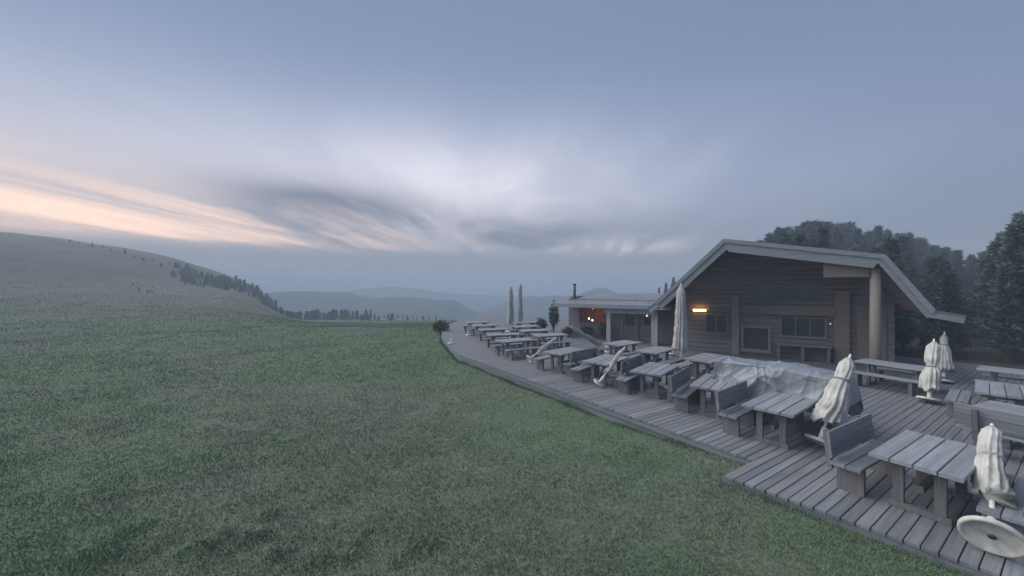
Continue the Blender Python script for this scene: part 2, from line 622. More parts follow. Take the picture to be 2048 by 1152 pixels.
HX = [-400, -220, -165, -140, -121, -108, -99, -95, -90, -84, -77, -70, -62, -50, -40, -28, -14]
HH = [21, 21, 20.4, 19.0, 16.5, 13.5, 10.9, 9.4, 7.4, 5.6, 4.2, 3.2, 2.4, 1.5, 0.8, 0.25, 0.0]


def ground(X, Y):
    X = np.asarray(X, float)
    Y = np.asarray(Y, float)
    s, tt = st(X, Y)
    z = -0.33 + 0.19 * sstep(4.0, -0.5, s)
    rad = np.hypot(X, Y)
    # lawn falls away beyond the terrace, then the hillside drops to the valley
    z = z - 0.078 * np.clip(Y - 33, 0, 78) * sstep(-9, 9, X + 0.66 * Y)
    z = z - 0.45 * np.clip(Y - 112, 0, 700) * sstep(112, 150, Y) * (1 - sstep(20, 60, X) * 0.2)
    z = z + 0.8 * vnoise(X, Y, 18.0, 1) * sstep(30, 80, rad) + 0.12 * vnoise(X, Y, 4.0, 2) * sstep(8, 25, rad) + 0.05 * vnoise(X, Y, 1.7, 3) * sstep(3, 8, rad)
    hill = np.interp(X, HX, HH)
    hill = hill - np.clip(hill, 0, 3.4) * 0.75 * sstep(-9, 9, X + 0.66 * Y)
    z = z + hill * sstep(-12, 106, Y) * (1 - 0.6 * sstep(112, 260, Y)) + 0.6 * vnoise(X, Y, 9.0, 5) * sstep(-40, -75, X)
    # wooded slope behind the hut
    b_ = sstep(19, 85, tt) * sstep(6.0, -12.0, s - 0.55 * tt)
    z = z + 3.2 * b_
    # never above the boards
    under = (tt > edge_t(s) - 0.6) & (s < 36) & (tt < 19)
    z = np.where(under, np.minimum(z, -0.10), z)
    return z


# polar ground sheet
NA = 420
radii = np.concatenate([np.linspace(0.0, 30, 76), 30 * (4600 / 30) ** (np.arange(1, 150) / 149.0)])
ang = np.linspace(0, 2 * math.pi, NA, endpoint=False)
RR, AA = np.meshgrid(radii, ang, indexing='ij')
GX, GY = RR * np.sin(AA), RR * np.cos(AA)
GZ = np.maximum(ground(GX, GY), -330.0)
gv = np.stack([GX, GY, GZ], -1).reshape(-1, 3)
i0 = (np.arange(len(radii) - 1)[:, None] * NA + np.arange(NA)[None, :])
i1 = (np.arange(len(radii) - 1)[:, None] * NA + (np.arange(NA)[None, :] + 1) % NA)
gf = np.stack([i0, i1, i1 + NA, i0 + NA], -1).reshape(-1, 4)[:, ::-1]
ground_o = link('ground', np_mesh('ground', gv, gf, M['lawn'], True))
tag(ground_o, 'grassy lawn and pasture sloping down to the valley edge', None, None, 'structure')

# ------------------------------------------------------------------ distant ridges


def ridge(pts, Y, name, label, depth=700, seed=1, rough=6.0):
    xs = np.array([p[0] for p in pts], float)
    ys = np.array([p[1] for p in pts], float)
    Xw = (xs - 1024) * Y / F
    Zw = CAMZ - (ys - HZ) * Y / F
    nx, nd = 260, 26
    X = np.linspace(Xw[0], Xw[-1], nx)
    crest = np.interp(X, Xw, Zw)
    k = np.linspace(-1, 1, nd)
    XX, KK = np.meshgrid(X, k, indexing='ij')
    YY = Y + KK * depth + 30 * vnoise(XX, KK * 300, 160.0, seed)
    fall = np.abs(KK) ** 1.25
    ZZ = crest[:, None] - fall * depth * 0.8 + (vnoise(XX, YY, 90.0, seed + 2) * 22 + vnoise(XX, YY, 35.0, seed + 4) * 10) * np.clip(fall * 3, 0, 1)
    ZZ += rough * vnoise(XX, YY * 0 + seed, 55.0, seed + 6) + rough * 0.8 * vnoise(XX, YY * 0 + seed, 11.0, seed + 7)
    v_ = np.stack([XX, YY, ZZ], -1).reshape(-1, 3)
    a = (np.arange(nx - 1)[:, None] * nd + np.arange(nd - 1)[None, :])
    f_ = np.stack([a, a + nd, a + nd + 1, a + 1], -1).reshape(-1, 4)
    o = link(name, np_mesh(name, v_, f_, M['mountain'], True))
    tag(o, label, None, None, 'structure')
    return o


ridge([(-400, 640), (200, 612), (430, 590), (520, 582), (600, 578), (700, 581), (745, 592), (790, 590), (880, 596), (905, 594), (935, 612), (1010, 640), (1200, 665), (1500, 690)], 320,
      'mountain_ridge', 'flat-topped blue wooded ridge beyond the meadow', 150, 3, 1.1)
ridge([(600, 690), (800, 660), (900, 640), (975, 612), (1010, 598), (1040, 592), (1060, 588), (1085, 590), (1105, 585), (1140, 587), (1165, 582), (1190, 574), (1206, 571), (1222, 577), (1250, 592), (1330, 600), (1500, 604), (2300, 620)], 390,
      'mountain_ridge', 'pointed blue mountain rising behind the low wing roof', 170, 8, 1.3)
ridge([(-700, 592), (300, 590), (560, 584), (640, 581), (700, 577), (745, 572), (780, 569), (830, 573), (880, 580), (930, 583), (1000, 588), (1100, 590), (1300, 586), (1700, 590), (2400, 592)], 600,
      'mountain_ridge', 'faintest mountain range on the horizon fading into haze', 240, 15, 1.6)

# ------------------------------------------------------------------ terrace deck
deck = empty('terrace_deck', (E0.x, E0.y, 0), DROT)
tag(deck, 'weathered grey board terrace beside the lawn', None, None, 'structure')
PITCH, BW, BT = 0.145, 0.134, 0.04
plank_me = {}
stuffb = MB()
T_BACK = 17.0
s = -6.0
k = 0
while s < 33.8:
    t0 = float(edge_t(s + BW / 2)) - 0.02
    if -0.15 < s < 0.0:
        t0 = -1.03 if s < -0.1 else -0.02
    t1 = T_BACK if s > -3.2 else 13.6
    if s < 7.2:
        L = 4.6
        key = L
        if key not in plank_me:
            plank_me[key] = MB().cbox(0, L, 0, BW, -BT, 0, 0.005).mesh('plank', M['deck'])
        o = link('plank', plank_me[key], deck, (t0 + random.uniform(-0.012, 0.012), s, random.uniform(-0.003, 0.0)),
                 (random.uniform(-0.012, 0.012), 0, random.uniform(-0.0008, 0.0008)))
        ta = t0 + L + 0.02
    else:
        ta = t0
    while ta < t1 - 0.3:
        tb = min(t1, ta + random.uniform(3.2, 4.8))
        dz_ = random.uniform(-0.003, 0)
        stuffb.cbox(ta, tb - 0.006, s, s + BW, -BT + dz_, dz_, 0.004)
        ta = tb
    s += PITCH
    k += 1
o = stuffb.build('deck_boards', M['deck'], deck)
tag(o, None, None, None, 'stuff')
# dark ground under the boards, joists at the edge
sk = MB()
ss = np.linspace(-6, 33.6, 160)
for a, b_ in zip(ss[:-1], ss[1:]):
    ta, tb = float(edge_t(a)) + 0.25, float(edge_t(b_)) + 0.25
    if a < 0 <= b_:
        b_, tb = -0.05, ta
    sk.add([(ta, a, -0.09), (T_BACK, a, -0.09), (T_BACK, b_, -0.09), (tb, b_, -0.09)], [(0, 1, 2, 3)])
sk.build('subfloor', M['soil'], deck)


def fascia(name, pts, z0, z1, th, mat_):
    mb = MB()
    n = len(pts)
    off = []
    for i, p in enumerate(pts):
        a = Vector(pts[max(0, i - 1)])
        c = Vector(pts[min(n - 1, i + 1)])
        d = (c - a).normalized()
        off.append(Vector(p) + Vector((-d.y, d.x)) * th)
    vs_ = []
    for p, q in zip(pts, off):
        vs_ += [(p[0], p[1], z0), (p[0], p[1], z1), (q[0], q[1], z1), (q[0], q[1], z0)]
    fs = []
    for i in range(n - 1):
        for j in range(4):
            fs.append((i * 4 + j, (i + 1) * 4 + j, (i + 1) * 4 + (j + 1) % 4, i * 4 + (j + 1) % 4))
    fs += [(0, 1, 2, 3), tuple(reversed(range(4 * n - 4, 4 * n)))]
    mb.add(vs_, fs)
    return mb.build(name, mat_, deck)


spts = [0.02] + list(np.linspace(0.6, 12.6, 21)) + list(np.linspace(13.2, 33.4, 44))
main_edge = [(float(edge_t(q)), q) for q in spts]
fascia('fascia_board', [(a + 0.03, b_) for a, b_ in main_edge], -0.165, -0.043, 0.03, M['fascia'])
fascia('fascia_board', [(a + 0.075, b_) for a, b_ in main_edge], -0.42, -0.175, 0.03, M['fascia'])
fascia('fascia_board', [(float(edge_t(q)) + 0.03, q) for q in np.linspace(-6, -0.05, 14)], -0.20, -0.043, 0.03, M['fascia'])
MB().box(-1.0, 0.0, -0.045, -0.015, -0.2, -0.043).build('fascia_board', M['fascia'], deck)


# ------------------------------------------------------------------ the hut
HO = Vector((6.57, 17.0))
HU = Vector((0.833, -0.553))
HV = Vector((0.553, 0.833))
HROT = math.atan2(HU.y, HU.x)
hut = empty('mountain_hut', (HO.x, HO.y, 0), HROT)
tag(hut, 'wooden mountain hut with broad cut-off gable porch and low lit wing', 'building')


def prism(prof, v0, v1, mb=None):
    """polygon in (u, z) extruded along v"""
    mb = mb or MB()
    n = len(prof)
    mb.add([(u, v0, z) for u, z in prof] + [(u, v1, z) for u, z in prof],
           [tuple(range(n)), tuple(reversed(range(n, 2 * n)))] + [(i, n + i, n + (i + 1) % n, (i + 1) % n) for i in range(n)])
    return mb


# roof line, front corner by corner (u, z)
RL = [(-0.35, 2.20), (0.0, 2.48), (2.74, 5.19), (7.60, 4.28), (8.78, 2.40), (9.45, 2.26)]


def offset_line(line, d):
    out = []
    for i, p in enumerate(line):
        a = Vector(line[max(0, i - 1)])
        c = Vector(line[min(len(line) - 1, i + 1)])
        p = Vector(p)
        n1 = (p - a).normalized() if i > 0 else (c - p).normalized()
        n2 = (c - p).normalized() if i < len(line) - 1 else n1
        na, nb = Vector((n1.y, -n1.x)), Vector((n2.y, -n2.x))
        bis = (na + nb).normalized()
        out.append(tuple(p + bis * (d / max(0.4, bis.dot(na)))))
    return out


def slab(line, d0, d1, v0, v1):
    mb = MB()
    top, bot = offset_line(line, d0), offset_line(line, d1)
    for i in range(len(line) - 1):
        pr = [top[i], top[i + 1], bot[i + 1], bot[i]]
        prism(pr, v0, v1, mb)
    return mb


roof = slab(RL, 0.0, 0.05, -0.06, 10.0).build('roof', M['roof'], hut)
slab(RL, 0.055, 0.14, 0.02, 9.9).build('soffit', M['soffit'], hut)
for i in range(len(RL) - 1):
    wdt = 0.50 if i == 2 else (0.40 if i == 1 else 0.30)
    ln = [RL[i], RL[i + 1]]
    top = offset_line(RL, 0.055)[i:i + 2]
    bot = offset_line(RL, wdt if i in (1, 2, 3) else 0.26)[i:i + 2]
    prism([top[0], top[1], bot[1], bot[0]], -0.035, 0.012).build('verge_board', M['verge'], hut)
# upper cover strip on the verge
for i in range(1, 4):
    top = offset_line(RL, 0.0)[i:i + 2]
    bot = offset_line(RL, 0.15)[i:i + 2]
    prism([(top[0][0], top[0][1] + 0.012), (top[1][0], top[1][1] + 0.012), bot[1], bot[0]], -0.085, -0.063).build('verge_strip', M['verge'], hut)
# rafters under the soffit
inner = offset_line(RL, 0.145)


def zin(u, line=None):
    line = line or inner
    return float(np.interp(u, [p[0] for p in line], [p[1] for p in line]))


for u in (1.2, 2.6, 4.0, 5.4, 6.8):
    zc_ = zin(u) - 0.02
    slope = (zin(u + 0.05) - zin(u - 0.05)) / 0.1
    prism([(u - 0.07, zc_ - 0.07 * slope), (u + 0.07, zc_ + 0.07 * slope), (u + 0.07, zc_ + 0.07 * slope - 0.18), (u - 0.07, zc_ - 0.07 * slope - 0.18)], 0.3, 2.05).build('rafter', M['hut'], hut)

WV = 2.8    # recessed porch wall
u0, u1 = 0.35, 8.45
wall_prof = [(u0, -0.3), (u1, -0.3), (u1, zin(u1) - 0.02)] + [(p[0], p[1] - 0.02) for p in reversed(inner) if u0 < p[0] < u1] + [(u0, zin(u0) - 0.02)]
prism(list(reversed(wall_prof)), WV + 0.05, WV + 0.25).build('wall', M['hut'], hut)
# horizontal cladding boards on the porch wall
nb_ = 0
for zb in np.arange(0.0, 4.6, 0.22):
    uu = np.linspace(u0, u1, 200)
    ok = [q for q in uu if zin(q) > zb + 0.22]
    if len(ok) < 4:
        continue
    a, b_ = min(ok), max(ok)
    MB().cbox(a, b_, WV, WV + 0.045, zb, zb + 0.205, 0.012).build('cladding_board', M['hut'], hut)
# side walls of the body
MB().box(8.3, 8.45, WV + 0.25, 9.5, -0.3, 2.2).build('side_wall', M['hut'], hut)
# log posts carrying the porch
MB().lathe([(0.17, 0.0), (0.16, 1.5), (0.145, zin(7.4) - 0.02)], 14).build('post', M['post'], hut, True).location = (7.42, 0.32, 0)
p2 = MB().box(-0.15, 0.15, -0.12, 0.0, 0, 2.75).build('post', M['post'], hut)
p2.location = (3.05, WV - 0.003, 0)
p3 = MB().box(-0.24, 0.24, -0.16, 0.0, 0, 3.0).build('post', M['redwood'], hut)
p3.location = (6.85, WV - 0.003, 0)
tag(p3, 'broad reddish timber pier on the porch wall')
# cross beam and bracket below the verge
MB().box(3.25, 6.6, WV - 0.22, WV - 0.003, 1.95, 2.35).build('beam', M['redwood'], hut)
MB().box(6.0, 7.25, 0.22, 0.42, zin(7.25) - 0.66, zin(7.25) - 0.03).build('bracket', M['redwood'], hut)
# porch counter / low screen along the wall
MB().cbox(4.6, 6.5, WV - 0.5, WV - 0.05, 0.62, 0.70).build('ledge', M['bench'], hut)
for q in (4.7, 5.55, 6.4):
    MB().box(q - 0.05, q + 0.05, WV - 0.45, WV - 0.1, 0, 0.617).build('ledge_support', M['leg'], hut)


def window(u0, u1, z0, z1, v, glass='darkglass', frame='frame', bars=1, fw=0.08, sill=True, parent=None):
    e = MB()
    e.box(u0, u0 + fw, v - 0.07, v - 0.004, z0, z1)
    e.box(u1 - fw, u1, v - 0.07, v - 0.004, z0, z1)
    e.box(u0 + fw, u1 - fw, v - 0.065, v - 0.004, z1 - fw, z1)
    e.box(u0 + fw, u1 - fw, v - 0.065, v - 0.004, z0, z0 + fw)
    w = e.build('window', M[frame], hut)
    n = bars + 1
    iw = (u1 - u0 - 2 * fw)
    for i in range(n):
        a = u0 + fw + iw * i / n
        MB().box(a + 0.004, a + iw / n - 0.004, v - 0.03, v - 0.012, z0 + fw, z1 - fw).build('pane', M[glass], w)
        if i:
            MB().box(a - 0.025, a + 0.025, v - 0.06, v - 0.034, z0 + fw, z1 - fw).build('mullion', M[frame], w)
    if sill:
        MB().box(u0 - 0.06, u1 + 0.06, v - 0.16, v - 0.072, z0 - 0.05, z0 - 0.004).build('sill', M[frame], w)
    return w


window(3.28, 4.42, 0.22, 1.38, WV, bars=0, fw=0.09)
window(1.75, 2.75, 0.9, 1.9, WV, bars=1, frame='hut')
window(4.75, 6.4, 0.95, 1.9, WV, bars=2, frame='hut', sill=False)
window(3.7, 6.2, 2.55, 3.3, WV, bars=3, frame='hut', sill=False, fw=0.05)
# door at the right end of the porch
MB().box(7.35, 8.2, WV - 0.05, WV - 0.004, 0.02, 2.0).build('door', M['redwood'], hut)

# left pillar where gable and wing meet
MB().box(-0.98, -0.64, 3.5, 3.85, 0, 2.2).build('pillar', M['plaster'], hut)
MB().box(-3.52, -3.28, 3.5, 3.75, 0, 2.1).build('pillar', M['plaster'], hut)
# low wing with lit window
WW = 4.7
MB().box(-6.5, -5.77, WW, WW + 0.2, -0.3, 2.45).build('wing_wall', M['hut'], hut)
MB().box(-4.03, 0.3, WW, WW + 0.2, -0.3, 2.45).build('wing_wall', M['hut'], hut)
MB().box(-5.77, -4.03, WW, WW + 0.2, -0.3, 0.84).build('wing_wall', M['hut'], hut)
MB().box(-5.77, -4.03, WW, WW + 0.2, 2.02, 2.45).build('wing_wall', M['hut'], hut)
MB().box(-6.5, -6.3, WW + 0.2, 9.5, -0.3, 2.6).build('wing_wall', M['hut'], hut)
wr = MB()
wr.add([(-6.75, 3.15, 2.20), (0.15, 3.15, 2.20), (0.15, 8.2, 2.86), (-6.75, 8.2, 2.72), (-6.75, 3.15, 2.12), (0.15, 3.15, 2.12), (0.15, 8.2, 2.78), (-6.75, 8.2, 2.64)],
       [(0, 1, 2, 3), (7, 6, 5, 4), (0, 4, 5, 1), (1, 5, 6, 2), (2, 6, 7, 3), (3, 7, 4, 0)])
wroof = wr.build('wing_roof', M['roof'], hut)
wr = MB()
wr.add([(-6.75, 8.2, 2.72), (0.15, 8.2, 2.86), (0.15, 12, 2.2), (-6.75, 12, 2.2), (-6.75, 8.2, 2.64), (0.15, 8.2, 2.78), (0.15, 12, 2.12), (-6.75, 12, 2.12)],
       [(0, 1, 2, 3), (7, 6, 5, 4), (0, 4, 5, 1), (1, 5, 6, 2), (2, 6, 7, 3), (3, 7, 4, 0)])
wr.build('wing_roof', M['roof'], hut)
MB().box(-6.78, 0.1, 3.10, 3.145, 1.98, 2.20).build('gutter_board', M['verge'], hut)
MB().tube((-6.3, 5.2, 2.5), (-6.3, 5.2, 3.38), 0.085, 0.085, 12).build('chimney', M['metal'], hut, True)
MB().tube((-6.3, 5.2, 3.38), (-6.3, 5.2, 3.46), 0.12, 0.10, 12).build('chimney_cap', M['metal'], hut, True)
# entrance canopy with slatted valance
MB().box(-3.6, -0.62, 3.22, 3.42, 1.90, 1.975).build('canopy_beam', M['frame'], hut)
for q in np.linspace(-3.5, -0.8, 18):
    MB().box(q - 0.05, q + 0.05, 3.235, 3.265, 1.70, 1.897).build('valance_board', M['verge'], hut)
# glazed entrance door
MB().box(-2.98, -2.88, WW - 0.08, WW - 0.004, 0, 1.95).build('door_frame', M['frame'], hut)
MB().box(-2.10, -2.0, WW - 0.08, WW - 0.004, 0, 1.95).build('door_frame', M['frame'], hut)
d = MB().box(-2.875, -2.105, WW - 0.045, WW - 0.004, 0.02, 1.92).build('door', M['redwood'], hut)
MB().box(-2.75, -2.23, WW - 0.06, WW - 0.048, 0.9, 1.75).build('pane', M['darkglass'], d)
MB().tube((-2.2, WW - 0.10, 0.95), (-2.2, WW - 0.10, 1.15), 0.012).build('handle', M['metal'], d)
window(-1.75, -1.15, 0.9, 1.75, WW, bars=0, frame='frame')
# lit guest-room window
w = window(-5.75, -4.05, 0.86, 2.0, WW + 0.1, glass='glass', frame='hut', bars=2, fw=0.06)
rm = MB()
rm.add([(-6.4, WW + 0.22, 0.3), (-3.6, WW + 0.22, 0.3), (-3.6, WW + 2.4, 0.3), (-6.4, WW + 2.4, 0.3), (-6.4, WW + 0.22, 2.3), (-3.6, WW + 0.22, 2.3), (-3.6, WW + 2.4, 2.3), (-6.4, WW + 2.4, 2.3)],
       [(0, 1, 2, 3), (7, 6, 5, 4), (1, 5, 6, 2), (2, 6, 7, 3), (3, 7, 4, 0)])
rm.build('guest_room', M['room'], hut)
MB().box(-5.77, -5.55, WW + 0.24, WW + 0.28, 0.8, 2.05).build('curtain', M['curtain'], hut)
MB().box(-4.9, -4.78, WW + 0.24, WW + 0.28, 0.8, 2.05).build('curtain', M['curtain'], hut)


def hutpt(u, v, z):
    q = HO + HU * u + HV * v
    return Vector((q.x, q.y, z))


M['lamp_warm'] = emit('lamp_warm', (1.0, 0.55, 0.24), 30.0)
M['lamp_red'] = emit('lamp_red', (1.0, 0.20, 0.10), 9.0)
M['lamp_white'] = emit('lamp_white', (1.0, 0.85, 0.6), 16.0)


def pendant(u, v, z, r, mat_, label):
    e = empty('pendant_lamp', hutpt(u, v, 2.3), HROT)
    MB().tube((0, 0, 0), (0, 0, z - 2.3 + r), 0.008, n=6).build('cord', M['metal'], e)
    MB().lathe([(0.01, r), (r * 0.7, r * 0.6), (r, 0), (r * 0.7, -r * 0.7), (0.01, -r)], 12).build('bulb', mat_, e, True).location = (0, 0, z - 2.3)
    tag(e, label, 'lamp')


pendant(-5.02, WW + 0.7, 1.80, 0.075, M['lamp_red'], 'red glowing pendant lamp high in the lit wing window')
pendant(-4.22, WW + 0.5, 1.72, 0.06, M['lamp_white'], 'white pendant lamp at the edge of the lit wing window')
pendant(-5.42, WW + 0.8, 1.14, 0.07, M['lamp_warm'], 'warm lamp low in the corner of the lit wing window')
pendant(-5.2, WW + 0.9, 1.03, 0.055, M['lamp_warm'], 'small warm lamp just above the lit window sill')

# warm strip lamp on the porch wall
e = empty('wall_lamp', hutpt(1.52, WV, 2.04), HROT)
tag(e, 'glowing orange strip lamp on the porch wall beside the grey parasol', 'lamp')
MB().box(-0.30, 0.30, -0.10, -0.003, -0.05, 0.0).build('bracket', M['metal'], e)
MB().box(-0.28, 0.28, -0.13, -0.103, -0.045, 0.03).build('light_strip', emit('lamp_orange', (1.0, 0.52, 0.16), 24.0), e)
# green-white emergency light
e = empty('emergency_light', hutpt(6.5, WV, 1.62), HROT)
tag(e, 'tiny pale green emergency light on the dark porch wall', 'lamp')
MB().box(-0.04, 0.04, -0.05, -0.003, -0.025, 0.025).build('housing', M['metal'], e)
MB().box(-0.025, 0.025, -0.058, -0.052, -0.015, 0.015).build('lens', emit('lamp_green', (0.75, 1.0, 0.7), 1.2), e)
# red entrance lamp
e = empty('porch_lamp', hutpt(-1.15, 3.3, 1.68), HROT)
tag(e, 'small reddish lamp under the entrance canopy', 'lamp')
MB().tube((0, 0, 0.0), (0, 0, 0.03), 0.05, n=10).build('cap', M['metal'], e)
MB().lathe([(0.035, -0.11), (0.055, -0.08), (0.05, -0.005)], 10).build('globe', emit('lamp_pink', (1.0, 0.62, 0.55), 0.9), e, True)
# notice box on the gable's left eave
e = empty('notice_board', hutpt(-0.15, -0.3, 1.9), HROT)

bpy.data.objects.remove(e)

# ------------------------------------------------------------------ furniture
TL, TW = 1.70, 0.90
NPL = 4
TP = MB().cbox(-TL / 2, TL / 2, -TW / NPL / 2 + 0.007, TW / NPL / 2 - 0.007, -0.05, 0, 0.007).mesh('table_plank', M['table'])
TBAT = MB().box(-0.05, 0.05, -0.36, 0.36, 0.60, 0.69).mesh('table_batten', M['leg'])
TFOOT = MB().box(-0.045, 0.045, -0.30, 0.30, 0.0, 0.08).mesh('table_foot', M['leg'])
TLEG = MB().box(-0.035, 0.035, -0.055, 0.055, 0.083, 0.597).mesh('table_leg', M['leg'])
TSTR = MB().box(-0.52, 0.52, -0.03, 0.03, 0.26, 0.36).mesh('stretcher', M['leg'])
SP = MB().cbox(-TL / 2, TL / 2, -0.088, 0.088, -0.045, 0, 0.007).mesh('seat_plank', M['bench'])
BP = MB().cbox(-TL / 2, TL / 2, -0.018, 0.018, -0.095, 0.095, 0.006).mesh('back_plank', M['bench'])
BLEG = MB().box(-0.04, 0.04, -0.16, 0.16, 0, 0.40).mesh('bench_leg', M['leg'])
BSUP = MB().box(-0.04, 0.04, -0.03, 0.03, 0.28, 0.86).mesh('back_support', M['leg'])


def jit(a):
    return random.uniform(-a, a)


def table(c, ang_, label, group, L=TL):
    e = empty('picnic_table', (c[0], c[1], 0), ang_ + jit(0.03))
    tag(e, label, 'table', group)
    sx = L / TL
    for i in range(NPL):
        o = link('plank', TP, e, (jit(0.012), (i - (NPL - 1) / 2) * TW / NPL, 0.745 + jit(0.003)), (jit(0.004), 0, jit(0.002)))
        o.scale.x = sx
    for sg in (-1, 1):
        link('batten', TBAT, e, (sg * 0.55 * sx, 0, 0.003))
        link('foot', TFOOT, e, (sg * 0.55 * sx, 0, 0.003))
        for q in (-1, 1):
            link('leg', TLEG, e, (sg * 0.55 * sx, q * 0.2, 0.003))
    link('stretcher', TSTR, e, (0, 0, 0)).scale.x = sx * 0.93
    return e


def bench(c, ang_, side, label, group, L=TL, back=True):
    """side +1: backrest on local +y"""
    e = empty('bench', (c[0] + jit(0.025), c[1] + jit(0.025), 0), ang_ + jit(0.03))
    tag(e, label, 'bench', group)
    sx = L / TL
    for q in (-1, 1):
        link('seat_plank', SP, e, (jit(0.01), q * 0.094, 0.447 + jit(0.002)), (jit(0.005), 0, jit(0.002))).scale.x = sx
    for q in (-1, 1):
        link('leg', BLEG, e, (q * 0.62 * sx, 0, 0.0))
        if back:
            link('back_support', BSUP, e, (q * 0.62 * sx, side * 0.225, 0.0), (-side * 0.10, 0, 0))
    if back:
        for zz in (0.60, 0.80):
            link('back_plank', BP, e, (jit(0.01), side * (0.187 + (zz - 0.6) * 0.10 - 0.012 ), zz), (-side * 0.10, jit(0.003), 0)).scale.x = sx
    return e


OFFB = 0.70


def tset(p, axis, name, sides=(-1, 1), offs=None, L=TL, backs=()):
    """table + benches; name = phrase that finds the table"""
    a = Vector(axis).normalized()
    ang_ = math.atan2(a.y, a.x)
    table(p, ang_, name, 'weathered picnic tables on the terrace', L)
    perp = Vector((-a.y, a.x))
    ref = name.split('|')[0]
    for sg in sides:
        off = (offs or {}).get(sg, OFFB)
        c = Vector(p[:2]) + perp * sg * off
        wh = 'far side' if sg > 0 else 'near side'
        bk = sg in backs
        bench(c, ang_, sg, f'{"backrest" if bk else "backless"} bench on the {wh} of {SHORT[name]}', 'benches at the picnic tables', L, bk)


SHORT = {}


def TS(p, axis, label, short, **kw):
    SHORT[label] = short
    tset(p, axis, label, **kw)


def from_edge(P1, P2, w=0.45):
    a, b_ = px(*P1, 0.745), px(*P2, 0.745)
    ax_ = (b_ - a).normalized()
    mid = (a + ax_ * (TL / 2)) + Vector((ax_.y, -ax_.x, 0)) * w
    return (mid.x, mid.y), (ax_.x, ax_.y)


c, ax = from_edge((1737, 905), (1809, 858))
TS(c, ax, 'largest grey plank table, closest to the camera', 'the closest, largest table', backs=(1, -1))
c, ax = from_edge((1384, 772), (1404, 747))
TS(c, (ax[0] + 0.08, ax[1]), 'plank table just left of the plastic sheet', 'the table left of the plastic sheet', backs=(1,))
c, ax = from_edge((1262, 742), (1297, 723))
TS(c, (ax[0] + 0.08, ax[1]), 'plank table in front of the grey closed parasol', 'the table in front of the grey parasol')
c, ax = from_edge((1166, 723), (1209, 707))
TS(c, (ax[0] + 0.06, ax[1]), 'plank table with a folded umbrella leaning on its near corner', 'the table with an umbrella leaning on its corner', backs=(-1,))
c, ax = from_edge((1084, 703.5), (1135, 694))
TS(c, ax, 'plank table crossed by a folded umbrella, lawn side', 'the lawn-side table crossed by a folded umbrella', backs=(-1,))
TS((5.60, 7.72), (0.78, 0.63), 'plank table half covered by the plastic sheet', 'the table half under plastic', sides=(1,), L=1.6, backs=(1,))
TS((4.85, 16.25), (0.80, 0.60), 'plank table in front of the wing entrance', 'the table before the wing entrance')
TS((5.60, 14.4), (0.72, 0.69), 'plank table between the wing entrance and grey parasol', 'the table between entrance and grey parasol')
TS((6.75, 12.75), (0.74, 0.67), 'plank table right behind the grey closed parasol pole', 'the table beside the grey parasol')
# far lawn-side row
row = [((998, 682), (1063, 677), 'first'), ((975, 669), (1039, 666.5), 'second'), ((959, 659), (1012, 657), 'third'), ((945, 651), (995, 649), 'fourth'), ((932, 645), (975, 643), 'fifth')]
for P1, P2, w_ in row:
    c, ax = from_edge(P1, P2, -0.0)
    TS(c, ax, f'{w_} table of the far lawn-side row, counted away from the camera', f'the {w_} table of the far lawn-side row')
row = [((1071, 670.5), (1136, 667), 'first'), ((1045, 661.5), (1102, 658), 'second'), ((1030, 653.5), (1071, 650.5), 'third'), ((1032, 646), (1060, 644), 'fourth')]
for P1, P2, w_ in row:
    c, ax = from_edge(P1, P2, 0.0)
    TS(c, (0.88, 0.40), f'{w_} table of the far wing-side row, counted away from the camera', f'the {w_} table of the far wing-side row')
# right-hand part of the terrace
TS((10.15, 6.65), (0.40, -0.92), 'long plank table cut by the right picture edge', 'the table cut by the right edge', backs=(-1,), L=2.2, offs={-1: 1.0})
TS((11.6, 8.7), (0.80, 0.60), 'plank table below the two white closed umbrellas', 'the table below the two white umbrellas', backs=(-1,))
TS((14.6, 10.5), (0.55, -0.83), 'plank table in the dark right of the two white umbrellas', 'the table right of the two white umbrellas')
TS((12.0, 11.6), (0.42, -0.90), 'plank table in the dark behind the porch post', 'the table behind the porch post')

# ------------------------------------------------------------------ umbrellas


